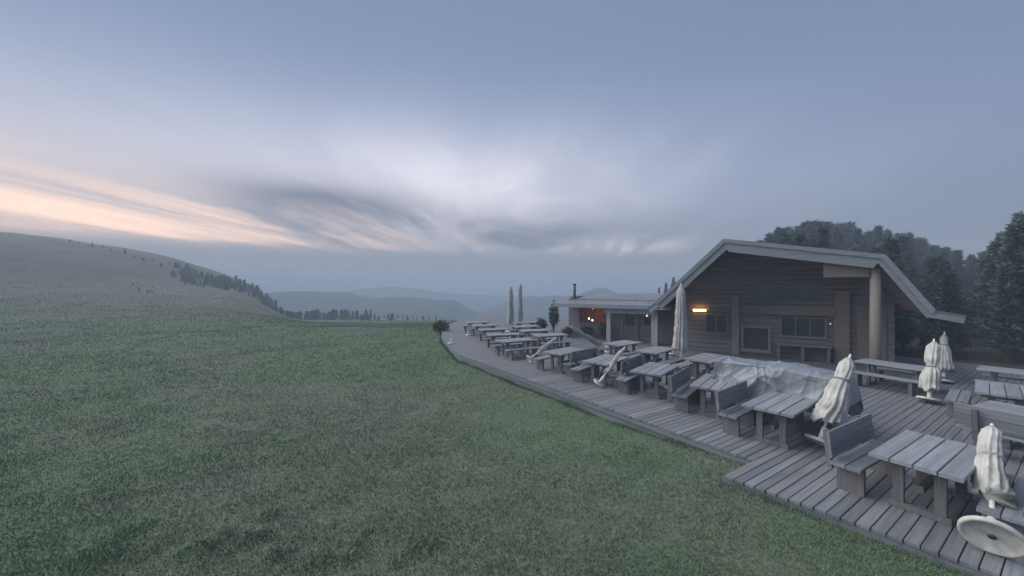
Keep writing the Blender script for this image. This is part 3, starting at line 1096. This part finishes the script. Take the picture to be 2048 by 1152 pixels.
def canopy(L, r_top, r_bot, waist=None, seed=0, pleats=11, hem=0.05):
    """folded fabric hanging from z = 0 (tip) down to -L"""
    rr = random.Random(seed)
    ph = rr.uniform(0, 6)
    n = 72
    prof = []
    K = 40
    for k_ in range(K + 1):
        q = k_ / K
        r = r_top + (r_bot - r_top) * q ** 1.1
        r *= min(1.0, 0.35 + 6.5 * q) if q < 0.1 else 1.0
        if waist:
            wq, wd = waist
            r *= 1 - wd * math.exp(-((q - wq) / 0.07) ** 2)
        prof.append((max(0.02, r), -L * q))

    fr = [(pleats, rr.uniform(0, 6), 0.5), (pleats + 3, rr.uniform(0, 6), 0.35), (pleats * 2 - 3, rr.uniform(0, 6), 0.2), (3, rr.uniform(0, 6), 0.35)]

    def fn(r, z, a):
        q = -z / L
        tw = 0.25 * q + 0.3 * mnoise.noise(Vector((seed, q * 2.5, 1)))
        w_ = sum(am * (1 - 2 * abs(math.sin((a + tw) * k_ / 2 + p_))) for k_, p_, am in fr)
        amp = 0.09 + 0.15 * q
        c_, s_ = math.cos(a), math.sin(a)
        f_ = 1 + amp * w_ + 0.16 * mnoise.noise(Vector((c_ * 1.6 + seed, s_ * 1.6, z * 4.0))) + 0.10 * mnoise.noise(Vector((c_ * 4 + seed, s_ * 4, z * 11.0)))
        sag = (hem * math.sin(a * 2 + ph) + hem * 0.9 * math.sin(a * 5 + 2 * ph)) * max(0.0, q - 0.8) / 0.2
        ox = 0.04 * mnoise.noise(Vector((seed * 3.1, 0, z * 1.7)))
        oy = 0.04 * mnoise.noise(Vector((seed * 5.7, 2, z * 1.7)))
        return r * max(0.45, f_), z + sag, ox, oy
    return MB().lathe(prof, n, fn)


def umbrella(base, tip, label, r_top=0.07, r_bot=0.16, cover=0.62, waist=(0.5, 0.45), disc=0.25, mat_='fabric', seed=0, group='folded umbrellas on the terrace', name='folded_umbrella', collar=True, pole_r=0.024, lie=False, disc_flat=False):
    base, tip = Vector(base), Vector(tip)
    d = (tip - base)
    L = d.length
    q = d.to_track_quat('Z', 'Y')
    dn = d.normalized()
    # the tilted foot rests on the boards with its low rim
    lift = disc * math.sqrt(max(0, 1 - dn.z ** 2)) if not disc_flat else 0.0
    e = empty(name, base)
    e.rotation_mode = 'QUATERNION'
    e.rotation_quaternion = q
    e.location = base + Vector((0, 0, lift + 0.002))
    tag(e, label, 'umbrella', group)
    if disc:
        fo = MB().lathe([(0.03, 0.028), (disc * 0.80, 0.028), (disc * 0.86, 0.0), (disc * 0.97, 0.0), (disc, 0.015), (disc, 0.05), (disc * 0.93, 0.062), (disc * 0.80, 0.055), (disc * 0.35, 0.06), (0.06, 0.08)], 32).build('foot', M['disc'], e, True)
        MB().tube((0, 0, 0.018), (0, 0, 0.027), 0.035, n=14).build('hub_socket', M['metal'], e, True)
        if disc_flat:
            fo.rotation_mode = 'QUATERNION'
            fo.rotation_quaternion = q.inverted()
    if collar:
        MB().tube((0, 0, 0.06), (0, 0, 0.32), 0.045, 0.04, 12).build('sleeve', M['white'], e, True)
    MB().tube((0, 0, 0.05), (0, 0, L - 0.03), pole_r, n=10).build('pole', M['white'], e, True)
    cn = canopy(L * cover, r_top, r_bot, waist, seed).build('canopy', M[mat_], e, True)
    cn.location = (0, 0, L - 0.04)
    MB().lathe([(0.012, L - 0.05), (0.022, L - 0.02), (0.018, L + 0.03), (0.004, L + 0.055)], 10).build('finial', M['white'], e, True)
    if waist:
        zz = L - 0.04 - L * cover * waist[0]
        rw = (r_top + (r_bot - r_top) * waist[0]) * (1 - waist[1]) * 1.12
        MB().lathe([(rw * 0.93, zz - 0.018), (rw * 0.96, zz), (rw * 0.93, zz + 0.018)], 18).build('tie_strap', M['strap'], e, True)
    return e


# tall grey parasols
def parasol(base, H, label, rb, seed):
    umbrella(base, (base[0], base[1], H), label, r_top=0.15, r_bot=rb, cover=0.83, waist=None, disc=0.42, mat_='fabric_grey', seed=seed,
             group='tall closed parasols', name='closed_parasol', collar=True, pole_r=0.045)


b_ = px(1362, 724)
parasol((b_.x, b_.y, 0), 3.30, 'tall grey closed parasol in front of the hut gable', 0.31, 4)
b_ = px(1021, 663)
parasol((b_.x, b_.y, 0), 3.30, 'nearer of the two tall closed parasols on the far terrace', 0.24, 5)
b_ = px(1040, 657)
parasol((b_.x, b_.y, 0), 3.52, 'farther of the two tall closed parasols on the far terrace', 0.21, 6)

umbrella(px(1638, 897), pxd(1700, 724, 7.45), 'leaning cream umbrella beside the plastic sheet, its round foot tipped up', 0.11, 0.26, 0.76, (0.34, 0.18), 0.24, seed=11)
umbrella(px(1984, 1118), pxd(1984, 884, 5.35), 'closest cream umbrella with its large round foot', 0.085, 0.17, 0.66, (0.50, 0.10), 0.26, seed=12)
umbrella(px(1197, 774), pxd(1249, 703, 11.4), 'thin umbrella leaning over the bench behind its tipped white foot', 0.05, 0.10, 0.62, (0.5, 0.3), 0.19, seed=13)
umbrella(px(1058, 727), pxd(1112, 684, 16.0), 'slanting folded umbrella lying across the lawn-side table, white foot on boards', 0.05, 0.12, 0.55, (0.5, 0.3), 0.19, seed=14)
umbrella(px(1216, 706), pxd(1140, 662, 14.7), 'long cream umbrella slanting up to the left above the tables', 0.06, 0.14, 0.7, (0.5, 0.35), 0.19, seed=15)
umbrella(px(1858, 806), pxd(1868, 686, 10.3), 'nearer of the two upright cream umbrellas before the dark wood', 0.12, 0.20, 0.80, (0.52, 0.32), 0.25, seed=16)
umbrella(px(1887, 766), pxd(1889, 669, 12.4), 'farther, slimmer of the two upright cream umbrellas before the dark wood', 0.075, 0.19, 0.74, (0.30, 0.1), 0.23, seed=17)
b_ = px(1344, 712)
umbrella(b_, pxd(1352, 674, b_.y + 0.15), 'short white pole leaning beside the grey parasol', 0.02, 0.03, 0.3, None, 0.15, seed=18, collar=False)
for (x, y), w_ in zip(((937, 671), (889, 688)), ('small white umbrella foot on the boards by the far tables', 'small white umbrella foot at the bend of the terrace edge')):
    b_ = px(x, y)
    if x == 889:
        b_ = Vector((b_.x + 0.35, b_.y + 0.1, 0))
    e = empty('umbrella_foot', (b_.x, b_.y, 0.002))
    tag(e, w_, 'umbrella foot', 'empty umbrella feet')
    MB().lathe([(0.05, 0.0), (0.20, 0.0), (0.21, 0.03), (0.19, 0.06), (0.06, 0.075)], 20).build('foot', M['disc'], e, True)
    MB().tube((0, 0, 0.07), (0, 0, 0.30), 0.04, 0.035, 10).build('sleeve', M['white'], e, True)

# ------------------------------------------------------------------ plastic sheet draped over stacked furniture
tl, tw_, th_ = 2.75, 1.0, 1.30
nx, ny = 190, 140
vv = []
for i in range(nx + 1):
    uu = (i / nx - 0.5) * 2
    for j in range(ny + 1):
        ww = (j / ny - 0.5) * 2
        # arc-length style drape: middle on top, both sides hanging
        x = uu * tl / 2
        q = abs(ww)
        top_q = 0.36
        sgn = 1 if ww > 0 else -1
        hem = 0.42 + 0.10 * math.sin(x * 2.6 + 1) + 0.06 * mnoise.noise(Vector((x * 3, sgn, 4)))
        if q < top_q:
            y = sgn * q / top_q * tw_ / 2
            z = th_ - 0.05 * (q / top_q) ** 4
        else:
            f_ = (q - top_q) / (1 - top_q)
            y = sgn * (tw_ / 2 + 0.10 * f_ + 0.03 * math.sin(f_ * 6 + x * 3))
            z = th_ - 0.05 - (th_ - 0.05 - hem) * f_
        # height steps of what lies beneath, sagging between
        z += 0.05 * math.sin(x * 2.1 + 0.6) * (1 - 0.5 * q) - 0.06 * max(0, uu) 
        endq = max(0, abs(uu) - 0.90) / 0.10
        z -= (z - 0.5) * 0.75 * endq ** 1.5
        p = Vector((x * 1.2, q * sgn * 1.4, 0.0))

        def crease(d, f, seed_, sharp=2.2):
            w = p.dot(d) * f + 1.3 * mnoise.noise(p * 1.3 + Vector((seed_, 0, 3)))
            tri = abs((w % 1.0) * 2 - 1)
            return tri ** sharp
        amp_n = 0.5 + 0.9 * max(0, mnoise.noise(p * 0.9 + Vector((5, 2, 1))) + 0.3)
        wr_ = amp_n * (0.045 * crease(Vector((0.9, 0.5, 0)), 1.1, 2) + 0.035 * crease(Vector((0.6, -0.9, 0)), 1.5, 8) + 0.022 * crease(Vector((1.0, 0.15, 0)), 2.9, 14, 3.0)
                       + 0.014 * crease(Vector((-0.5, 0.9, 0)), 4.1, 22, 3.0)) + 0.03 * mnoise.noise(p * 1.5) - 0.03
        # hanging folds
        fold = 0.030 * math.sin(x * 8 + 3 * mnoise.noise(Vector((x * 2, 1, 0)))) * max(0, q - 0.3)
        vv.append((x, y + sgn * (wr_ + fold) * (1.0 if q > 0.36 else 0.3), z + wr_ * (0.9 if q < 0.45 else 0.25)))
ff = [(i * (ny + 1) + j, (i + 1) * (ny + 1) + j, (i + 1) * (ny + 1) + j + 1, i * (ny + 1) + j + 1) for i in range(nx) for j in range(ny)]
me = bpy.data.meshes.new('sheet')
me.from_pydata(vv, [], ff)
me.materials.append(M['tarp'])
me.polygons.foreach_set('use_smooth', [True] * len(me.polygons))
tp_c = Vector((6.45, 8.92))
tdir = Vector((1.40, -2.05)).normalized()
tarp = empty('plastic_sheet', (tp_c.x, tp_c.y, 0), math.atan2(tdir.y, tdir.x))
tag(tarp, 'crumpled grey plastic sheet draped over stacked terrace furniture', 'tarpaulin')
link('sheet', me, tarp)
# what the sheet covers
bx_ = empty('covered_furniture', (tp_c.x, tp_c.y, 0), math.atan2(tdir.y, tdir.x))
tag(bx_, 'furniture standing hidden under the crumpled plastic sheet', 'furniture')
for q in (-0.2, 0.0, 0.2):
    MB().cbox(-1.15, 1.12, q - 0.095, q + 0.095, 1.02, 1.07).build('plank', M['bench'], bx_)
for q in (-0.95, 0.9):
    for r_ in (-0.22, 0.22):
        MB().box(q - 0.04, q + 0.04, r_ - 0.04, r_ + 0.04, 0.0, 1.017).build('leg', M['leg'], bx_)

# ------------------------------------------------------------------ trees
ORD = 'first second third fourth fifth sixth seventh eighth ninth tenth eleventh twelfth thirteenth fourteenth fifteenth sixteenth seventeenth eighteenth nineteenth twentieth'.split()


def ordinal(i):
    if i < 20:
        return ORD[i]
    if i == 29:
        return 'thirtieth'
    return ('twenty-' if i < 29 else 'thirty-') + ORD[(i - 20) % 10]



def conifer_mesh(name, H, Rr, clumps, seed, round_top=0.5, per=9, size=0.34, gap=0.15):
    rg = np.random.default_rng(seed)
    V, Fc = [], []
    n = 0
    for _ in range(clumps):
        h = gap + (1 - gap) * rg.random() ** 0.9
        prof = (1 - ((h - gap) / (1 - gap)) ** (1.0 + round_top * 0.9)) ** 0.9 * (0.55 + 0.45 * min(1, (h - gap) / 0.18 + 0.2))
        lobe = 0.72 + 0.28 * math.sin(h * 31 + seed) + 0.25 * math.sin(7 * h + seed * 2)
        a = rg.random() * 2 * math.pi
        lob2 = 0.80 + 0.30 * math.sin(a * 3 + h * 14 + seed)
        r = Rr * prof * (0.35 + 0.65 * rg.random() ** 0.45) * max(0.35, lobe * lob2)
        c_ = np.array([r * math.cos(a), r * math.sin(a), h * H])
        out = np.array([math.cos(a), math.sin(a), 0.25 + 0.5 * (h)])
        out /= np.linalg.norm(out)
        for _k in range(per):
            d_ = out * 0.9 + rg.normal(0, 0.55, 3)
            d_ /= np.linalg.norm(d_)
            sd_ = np.cross(d_, rg.normal(0, 1, 3))
            sd_ /= np.linalg.norm(sd_) + 1e-9
            ln = size * rg.uniform(0.6, 1.25)
            p0 = c_ + rg.normal(0, size * 0.30, 3)
            V += [p0 - sd_ * ln * 0.17, p0 + sd_ * ln * 0.17, p0 + d_ * ln]
            Fc.append((n, n + 1, n + 2))
            n += 3
    return np_mesh(name, np.array(V), np.array(Fc), M['needles'])


def trunk_mesh(name, H, r, seed):
    rg = random.Random(seed)
    mb = MB()
    pts = [Vector((rg.uniform(-0.06, 0.06) * (i > 0), rg.uniform(-0.06, 0.06) * (i > 0), H * 0.93 * i / 6)) for i in range(7)]
    for i in range(6):
        mb.tube(pts[i] - Vector((0, 0, 0.3 if i == 0 else 0)), pts[i + 1], r * (1 - i / 6.6), r * (1 - (i + 1) / 6.6), 8, caps=False)
    for i in range(14):
        h = rg.uniform(0.15, 0.8)
        a = rg.uniform(0, 6.28)
        p = Vector((0, 0, H * h))
        mb.tube(p, p + Vector((math.cos(a), math.sin(a), 0.25)) * (1 - h) * H * 0.22, r * 0.28 * (1 - h * 0.5), r * 0.06, 5, caps=False)
    return mb.mesh(name, M['bark'])


PROTO = []
for i, (rt, rr_, cl) in enumerate(((0.35, 2.0, 640), (-0.1, 1.6, 580), (0.6, 2.3, 720), (0.1, 1.85, 640))):
    PROTO.append((trunk_mesh('trunk', 8.0, 0.17, i), conifer_mesh('crown', 8.0, rr_, cl, 20 + i * 7, rt)))
SMALL = []
for i, (rt, rr_, cl) in enumerate(((0.0, 2.0, 360), (-0.35, 1.7, 320), (0.3, 2.3, 360))):
    SMALL.append((trunk_mesh('trunk', 8.0, 0.20, 40 + i), conifer_mesh('crown', 8.0, rr_, cl, 60 + i * 7, rt, per=8, size=0.50, gap=0.06)))


def tree(X, Y, H, label, group, protos, wide=1.0, name='conifer', z=None, pi=None):
    tk, cr = protos[random.randrange(len(protos)) if pi is None else pi]
    z0 = float(ground(X, Y)) if z is None else z
    e = empty(name, (X, Y, z0 - 0.05), random.uniform(0, 6.28))
    tag(e, label, 'tree', group)
    k_ = H / 8.0
    wd = k_ * wide * random.uniform(0.88, 1.15)
    for nm, me_ in (('trunk', tk), ('crown', cr)):
        o = link(nm, me_, e)
        o.scale = (wd, wd, k_)
    return e


SKX = [1280, 1310, 1350, 1400, 1500, 1530, 1560, 1600, 1650, 1700, 1750, 1800, 1840, 1880, 1940, 1970, 1990, 2048, 2300]
SKY = [590, 578, 552, 540, 490, 464, 458, 448, 440, 446, 456, 462, 474, 492, 504, 498, 470, 432, 420]
# crowns that draw the skyline above the hut
sky_trees = [1318, 1332, 1347, 1520, 1541, 1560, 1578, 1597, 1612, 1628, 1645, 1661, 1680, 1699, 1716, 1738, 1756, 1775, 1797, 1818, 1840, 1866, 1890, 1915, 1942, 1966]
for i, x in enumerate(sky_trees):
    Y = 56 + random.uniform(-7, 9) if x > 1500 else 80 + random.uniform(-5, 5)
    ytop = np.interp(x, SKX, SKY) + random.choice((0, 2, 4, 8, 11))
    X = (x - 1024) * Y / F
    z0 = float(ground(X, Y))
    H = CAMZ + (HZ - ytop) * Y / F - z0
    tree(X, Y, max(3.0, H), f'dark conifer on the skyline behind the hut roof, {ordinal(i - 3)} from the left' if x > 1500 else f'small conifer beside the hut left roof slope, {ordinal(i)} from the left',
         'conifers on the skyline behind the hut' if x > 1500 else 'conifers beyond the left roof slope', PROTO, random.choice((0.95, 1.15, 1.35)) if x > 1500 else 0.6)
cnt = 0
for i in range(4000):
    if cnt >= 250:
        break
    x = random.uniform(1480, 2170)
    Y = random.uniform(15, 58)
    X = (x - 1024) * Y / F
    s_, t_ = st(X, Y)
    if t_ < (18.5 if s_ > -3.5 else 15.2):
        continue
    ytop = np.interp(x, SKX, SKY) + random.uniform(8, 130)
    z0 = float(ground(X, Y))
    H = CAMZ + (HZ - ytop) * Y / F - z0
    if H < 2.2 or H > 14:
        continue
    tree(X, Y, H, 'dark conifer inside the dense wood right of the hut', 'conifers inside the wood', PROTO, 0.95)
    cnt += 1
# big pine at the right picture edge
for (x, yt, Y, w_) in ((2040, 430, 27.0, 'tallest pine with layered branches at the right picture edge'), (2004, 468, 31.0, 'broad pine just left of the tallest one at the edge')):
    X = (x - 1024) * Y / F
    z0 = float(ground(X, Y))
    tree(X, Y, CAMZ + (HZ - yt) * Y / F - z0, w_, 'tall pines at the terrace end', PROTO, 1.05, 'pine_tree', pi=0)

# row of trees at the far edge of the meadow
xs = [560, 572, 584, 593, 601, 609, 617, 628, 636, 648, 657, 665, 673, 683, 691, 697, 706, 714, 722, 733, 741, 748, 757, 768, 776, 784, 795, 806, 815, 826, 834, 846, 858, 872]
for i, x in enumerate(xs):
    Y = random.uniform(100, 118)
    X = (x - 1024) * Y / F
    z0 = float(ground(X, Y))
    top = np.interp(x, [560, 600, 628, 660, 700, 733, 790, 870], [607, 616, 610, 620, 619, 618, 630, 636]) + random.choice((0, 3, 6, 10, 14, 18))
    H = CAMZ + (HZ - top) * Y / F - z0
    tree(X, Y, max(1.4, H), f'conifer in the row at the far meadow edge, {ordinal(i)} from the left', 'conifers along the far meadow edge', SMALL, random.choice((0.8, 1.1, 1.4, 1.7)))
for i in range(40):
    x = random.uniform(570, 800)
    Y = random.uniform(99, 113)
    X = (x - 1024) * Y / F
    tree(X, Y, random.uniform(1.2, 3.0), 'low young conifer filling the row at the far meadow edge', 'young conifers along the meadow row', SMALL, 1.6)
# dwarf pines on the left slope
for i, (x, h_) in enumerate(((140, 0.8), (158, 0.6), (185, 1.0), (205, 0.7), (222, 0.6), (250, 1.4), (268, 0.7), (287, 0.9), (305, 0.8), (322, 1.1), (340, 0.9), (362, 1.6), (374, 2.2), (386, 1.6), (404, 2.0), (415, 2.2), (424, 2.4), (432, 2.2), (440, 2.4), (448, 2.6), (456, 2.4), (463, 2.2), (472, 2.6), (480, 2.2), (489, 2.8), (497, 2.2), (505, 2.6), (514, 3.2), (523, 2.4), (533, 2.8), (542, 2.4), (551, 2.8))):
    Y = 104 + random.uniform(-3, 3)
    X = (x - 1024) * Y / F
    tree(X, Y, h_, f'dwarf pine on the left slope skyline, {ordinal(i)} from the left', 'dwarf pines on the left slope skyline', SMALL, 1.5, 'dwarf_pine')
for i in range(130):
    x = random.uniform(345, 590) ** 1.0 if i > 9 else random.uniform(262, 330)
    Y = random.uniform(92, 108) if i > 9 else random.uniform(72, 84)
    X = (x - 1024) * Y / F
    tree(X, Y, random.uniform(0.5, 1.9) if i > 9 else random.uniform(0.3, 0.6), 'low dwarf pine bush among the thicket on the left slope', 'dwarf pine bushes on the left slope', SMALL, 2.0, 'dwarf_pine')


# shrubs
def shrub(loc, w_, h_, n_, seed, label, leaf=0.10, stems=6):
    rg = np.random.default_rng(seed)
    e = empty('shrub', loc)
    tag(e, label, 'shrub', None)
    V, Fc = [], []
    k_ = 0
    for _ in range(n_):
        d_ = rg.normal(0, 1, 3)
        d_ /= np.linalg.norm(d_)
        p0 = d_ * np.array([w_, w_, h_ * 0.5]) * rg.random() ** 0.4 * (0.75 + 0.35 * math.sin(d_[0] * 4 + seed) * math.cos(d_[1] * 5)) + np.array([0, 0, h_ * 0.55])
        a = rg.normal(0, 1, 3)
        a /= np.linalg.norm(a)
        b_ = np.cross(a, rg.normal(0, 1, 3))
        b_ /= np.linalg.norm(b_)
        l_ = leaf * rg.uniform(0.6, 1.3)
        V += [p0 - a * l_, p0 + b_ * l_ * 0.4, p0 + a * l_, p0 - b_ * l_ * 0.4]
        Fc.append((k_, k_ + 1, k_ + 2, k_ + 3))
        k_ += 4
    link('foliage', np_mesh('foliage', np.array(V), np.array(Fc), M['shrub']), e)
    mb = MB()
    for i in range(stems):
        a = 6.28 * i / stems
        mb.tube((0, 0, -0.1), (math.cos(a) * w_ * 0.5, math.sin(a) * w_ * 0.5, h_ * 0.7), 0.02, 0.008, 5, caps=False)
    mb.build('stem', M['bark'], e)


p = px(896, 664)
shrub((p.x - 0.7, p.y + 1.0, float(ground(p.x - 0.7, p.y + 1.0))), 0.75, 1.15, 1100, 1, 'dark bush at the far bend of the terrace edge', 0.09)
shrub((3.0, 26.6, 0), 0.45, 2.2, 900, 2, 'tall slim bush left of the low wing', 0.10)
shrub((2.05, 26.0, 0), 0.5, 1.1, 600, 3, 'low bush left of the tall slim bush by the wing', 0.10)
q_ = hutpt(-5.0, 4.1, 0)
shrub(q_, 0.5, 0.8, 700, 4, 'planted bush below the lit wing window', 0.08)
q_ = hutpt(-3.9, 4.2, 0)
shrub(q_, 0.42, 1.1, 700, 5, 'planted bush between lit window and entrance pillar', 0.08)
q_ = hutpt(-6.3, 4.2, 0)
shrub(q_, 0.5, 0.7, 600, 6, 'planted bush at the outer end of the wing wall', 0.08)

# ------------------------------------------------------------------ lawn grass
NB = 780000
Yb = np.exp(RNG.uniform(math.log(2.6), math.log(105.0), NB))
Xb = RNG.uniform(-1.75, 1.55, NB) * Yb
sb, tb_ = st(Xb, Yb)
keep = ((tb_ < edge_t(sb) - 0.03) | (sb > 33)) & (RNG.random(NB) > 0.9 * sstep(25, 105, Yb))
Xb, Yb = Xb[keep], Yb[keep]
n = len(Xb)
Zb = ground(Xb, Yb) - 0.005
tuft = np.clip(0.85 + 0.6 * vnoise(Xb, Yb, 0.45, 31) + 0.45 * vnoise(Xb, Yb, 2.1, 33), 0.35, 1.8)
hgt = RNG.uniform(0.018, 0.042, n) * (1 + Yb / 16.0) * tuft
wid = RNG.uniform(0.004, 0.008, n) * (1 + Yb / 5.5)
th = RNG.uniform(0, 2 * math.pi, n)
ln_ = RNG.uniform(0.2, 1.0, n) * hgt
la = RNG.uniform(0, 2 * math.pi, n)
ex, ey = np.cos(th) * wid / 2, np.sin(th) * wid / 2
A = np.stack([Xb - ex, Yb - ey, Zb], -1)
B = np.stack([Xb + ex, Yb + ey, Zb], -1)
C = np.stack([Xb + np.cos(la) * ln_, Yb + np.sin(la) * ln_, Zb + hgt], -1)
gvv = np.stack([A, B, C], 1).reshape(-1, 3)
gff = np.arange(3 * n).reshape(-1, 3)
o = link('grass', np_mesh('grass', gvv, gff, M['grass']))
tag(o, 'short mown grass covering the lawn', 'grass', None, 'stuff')


nf = 16000
sf = RNG.uniform(-6, 33, nf)
tf = edge_t(sf) - np.abs(RNG.normal(0.0, 0.07, nf)) - 0.012
Xf, Yf = E0.x + DN.x * tf + DS.x * sf, E0.y + DN.y * tf + DS.y * sf
zf = ground(Xf, Yf) - 0.01
hf = RNG.uniform(0.04, 0.13, nf) * np.clip(0.8 + 1.2 * vnoise(Xf, Yf, 0.6, 41), 0.3, 1.6)
wf = RNG.uniform(0.005, 0.009, nf) * (1 + Yf / 9)
af, bf = RNG.uniform(0, 6.283, nf), RNG.uniform(0, 6.283, nf)
lf = RNG.uniform(0.1, 0.7, nf) * hf
fv = np.stack([np.stack([Xf - np.cos(af) * wf / 2, Yf - np.sin(af) * wf / 2, zf], -1), np.stack([Xf + np.cos(af) * wf / 2, Yf + np.sin(af) * wf / 2, zf], -1),
               np.stack([Xf + np.cos(bf) * lf, Yf + np.sin(bf) * lf, zf + hf], -1)], 1).reshape(-1, 3)
o = link('edge_grass', np_mesh('edge_grass', fv, np.arange(3 * nf).reshape(-1, 3), M['grass']))
tag(o, 'unmown longer grass along the terrace edge', 'grass', None, 'stuff')


def tuft_patch(name, label, spots, mat_, hmin, hmax, per, seed):
    rg = np.random.default_rng(seed)
    P = []
    for (x, y, rad) in spots:
        c_ = px(x, y, -0.3)
        m_ = int(per * rad)
        r = rad * np.sqrt(rg.random(m_))
        a = rg.random(m_) * 6.283
        P.append(np.stack([c_.x + r * np.cos(a), c_.y + r * np.sin(a), rg.uniform(hmin, hmax, m_) * (1.1 - r / rad * 0.7)], -1))
    P = np.concatenate(P)
    m_ = len(P)
    z_ = ground(P[:, 0], P[:, 1]) - 0.01
    th_ = rg.random(m_) * 6.283
    w_ = rg.uniform(0.006, 0.014, m_)
    lx, ly = rg.normal(0, 0.5, m_) * P[:, 2], rg.normal(0, 0.5, m_) * P[:, 2]
    A_ = np.stack([P[:, 0] - np.cos(th_) * w_, P[:, 1] - np.sin(th_) * w_, z_], -1)
    B_ = np.stack([P[:, 0] + np.cos(th_) * w_, P[:, 1] + np.sin(th_) * w_, z_], -1)
    C_ = np.stack([P[:, 0] + lx, P[:, 1] + ly, z_ + P[:, 2]], -1)
    o_ = link(name, np_mesh(name, np.stack([A_, B_, C_], 1).reshape(-1, 3), np.arange(3 * m_).reshape(-1, 3), mat_))
    tag(o_, label, 'grass', None, 'stuff')


tuft_patch('weeds', 'darker longer weeds growing in the lawn near the lower edge', [(470, 1085, 0.30), (520, 1075, 0.22), (400, 1100, 0.25), (200, 1110, 0.35), (560, 1120, 0.2), (640, 1135, 0.2), (845, 1110, 0.25), (270, 1060, 0.25), (540, 1030, 0.2)], M['weed'], 0.04, 0.11, 900, 5)
tuft_patch('dry_grass', 'pale dry grass tufts in the lawn near the lower edge', [(720, 1095, 0.16), (735, 1070, 0.10), (700, 1130, 0.2), (800, 1140, 0.16), (455, 1062, 0.10), (745, 955, 0.1)], M['dry'], 0.04, 0.13, 700, 6)

# ------------------------------------------------------------------ evening haze over lawn, valley and mountains
m = bpy.data.materials.new('evening_haze')
m.use_nodes = True
t = m.node_tree
t.nodes.clear()
pv = N(t, 'ShaderNodeVolumePrincipled')
pv.inputs['Color'].default_value = (0.56, 0.655, 0.785, 1)
pv.inputs['Density'].default_value = 0.0034
pv.inputs['Anisotropy'].default_value = 0.0
mo = N(t, 'ShaderNodeOutputMaterial')
t.links.new(pv.outputs[0], mo.inputs['Volume'])
HZB = 5000.0
hz = MB().box(-HZB, HZB, -HZB, HZB, -720, 27).build('haze', m)
tag(hz, 'thin blue evening haze over meadow and valley', 'haze', None, 'stuff')
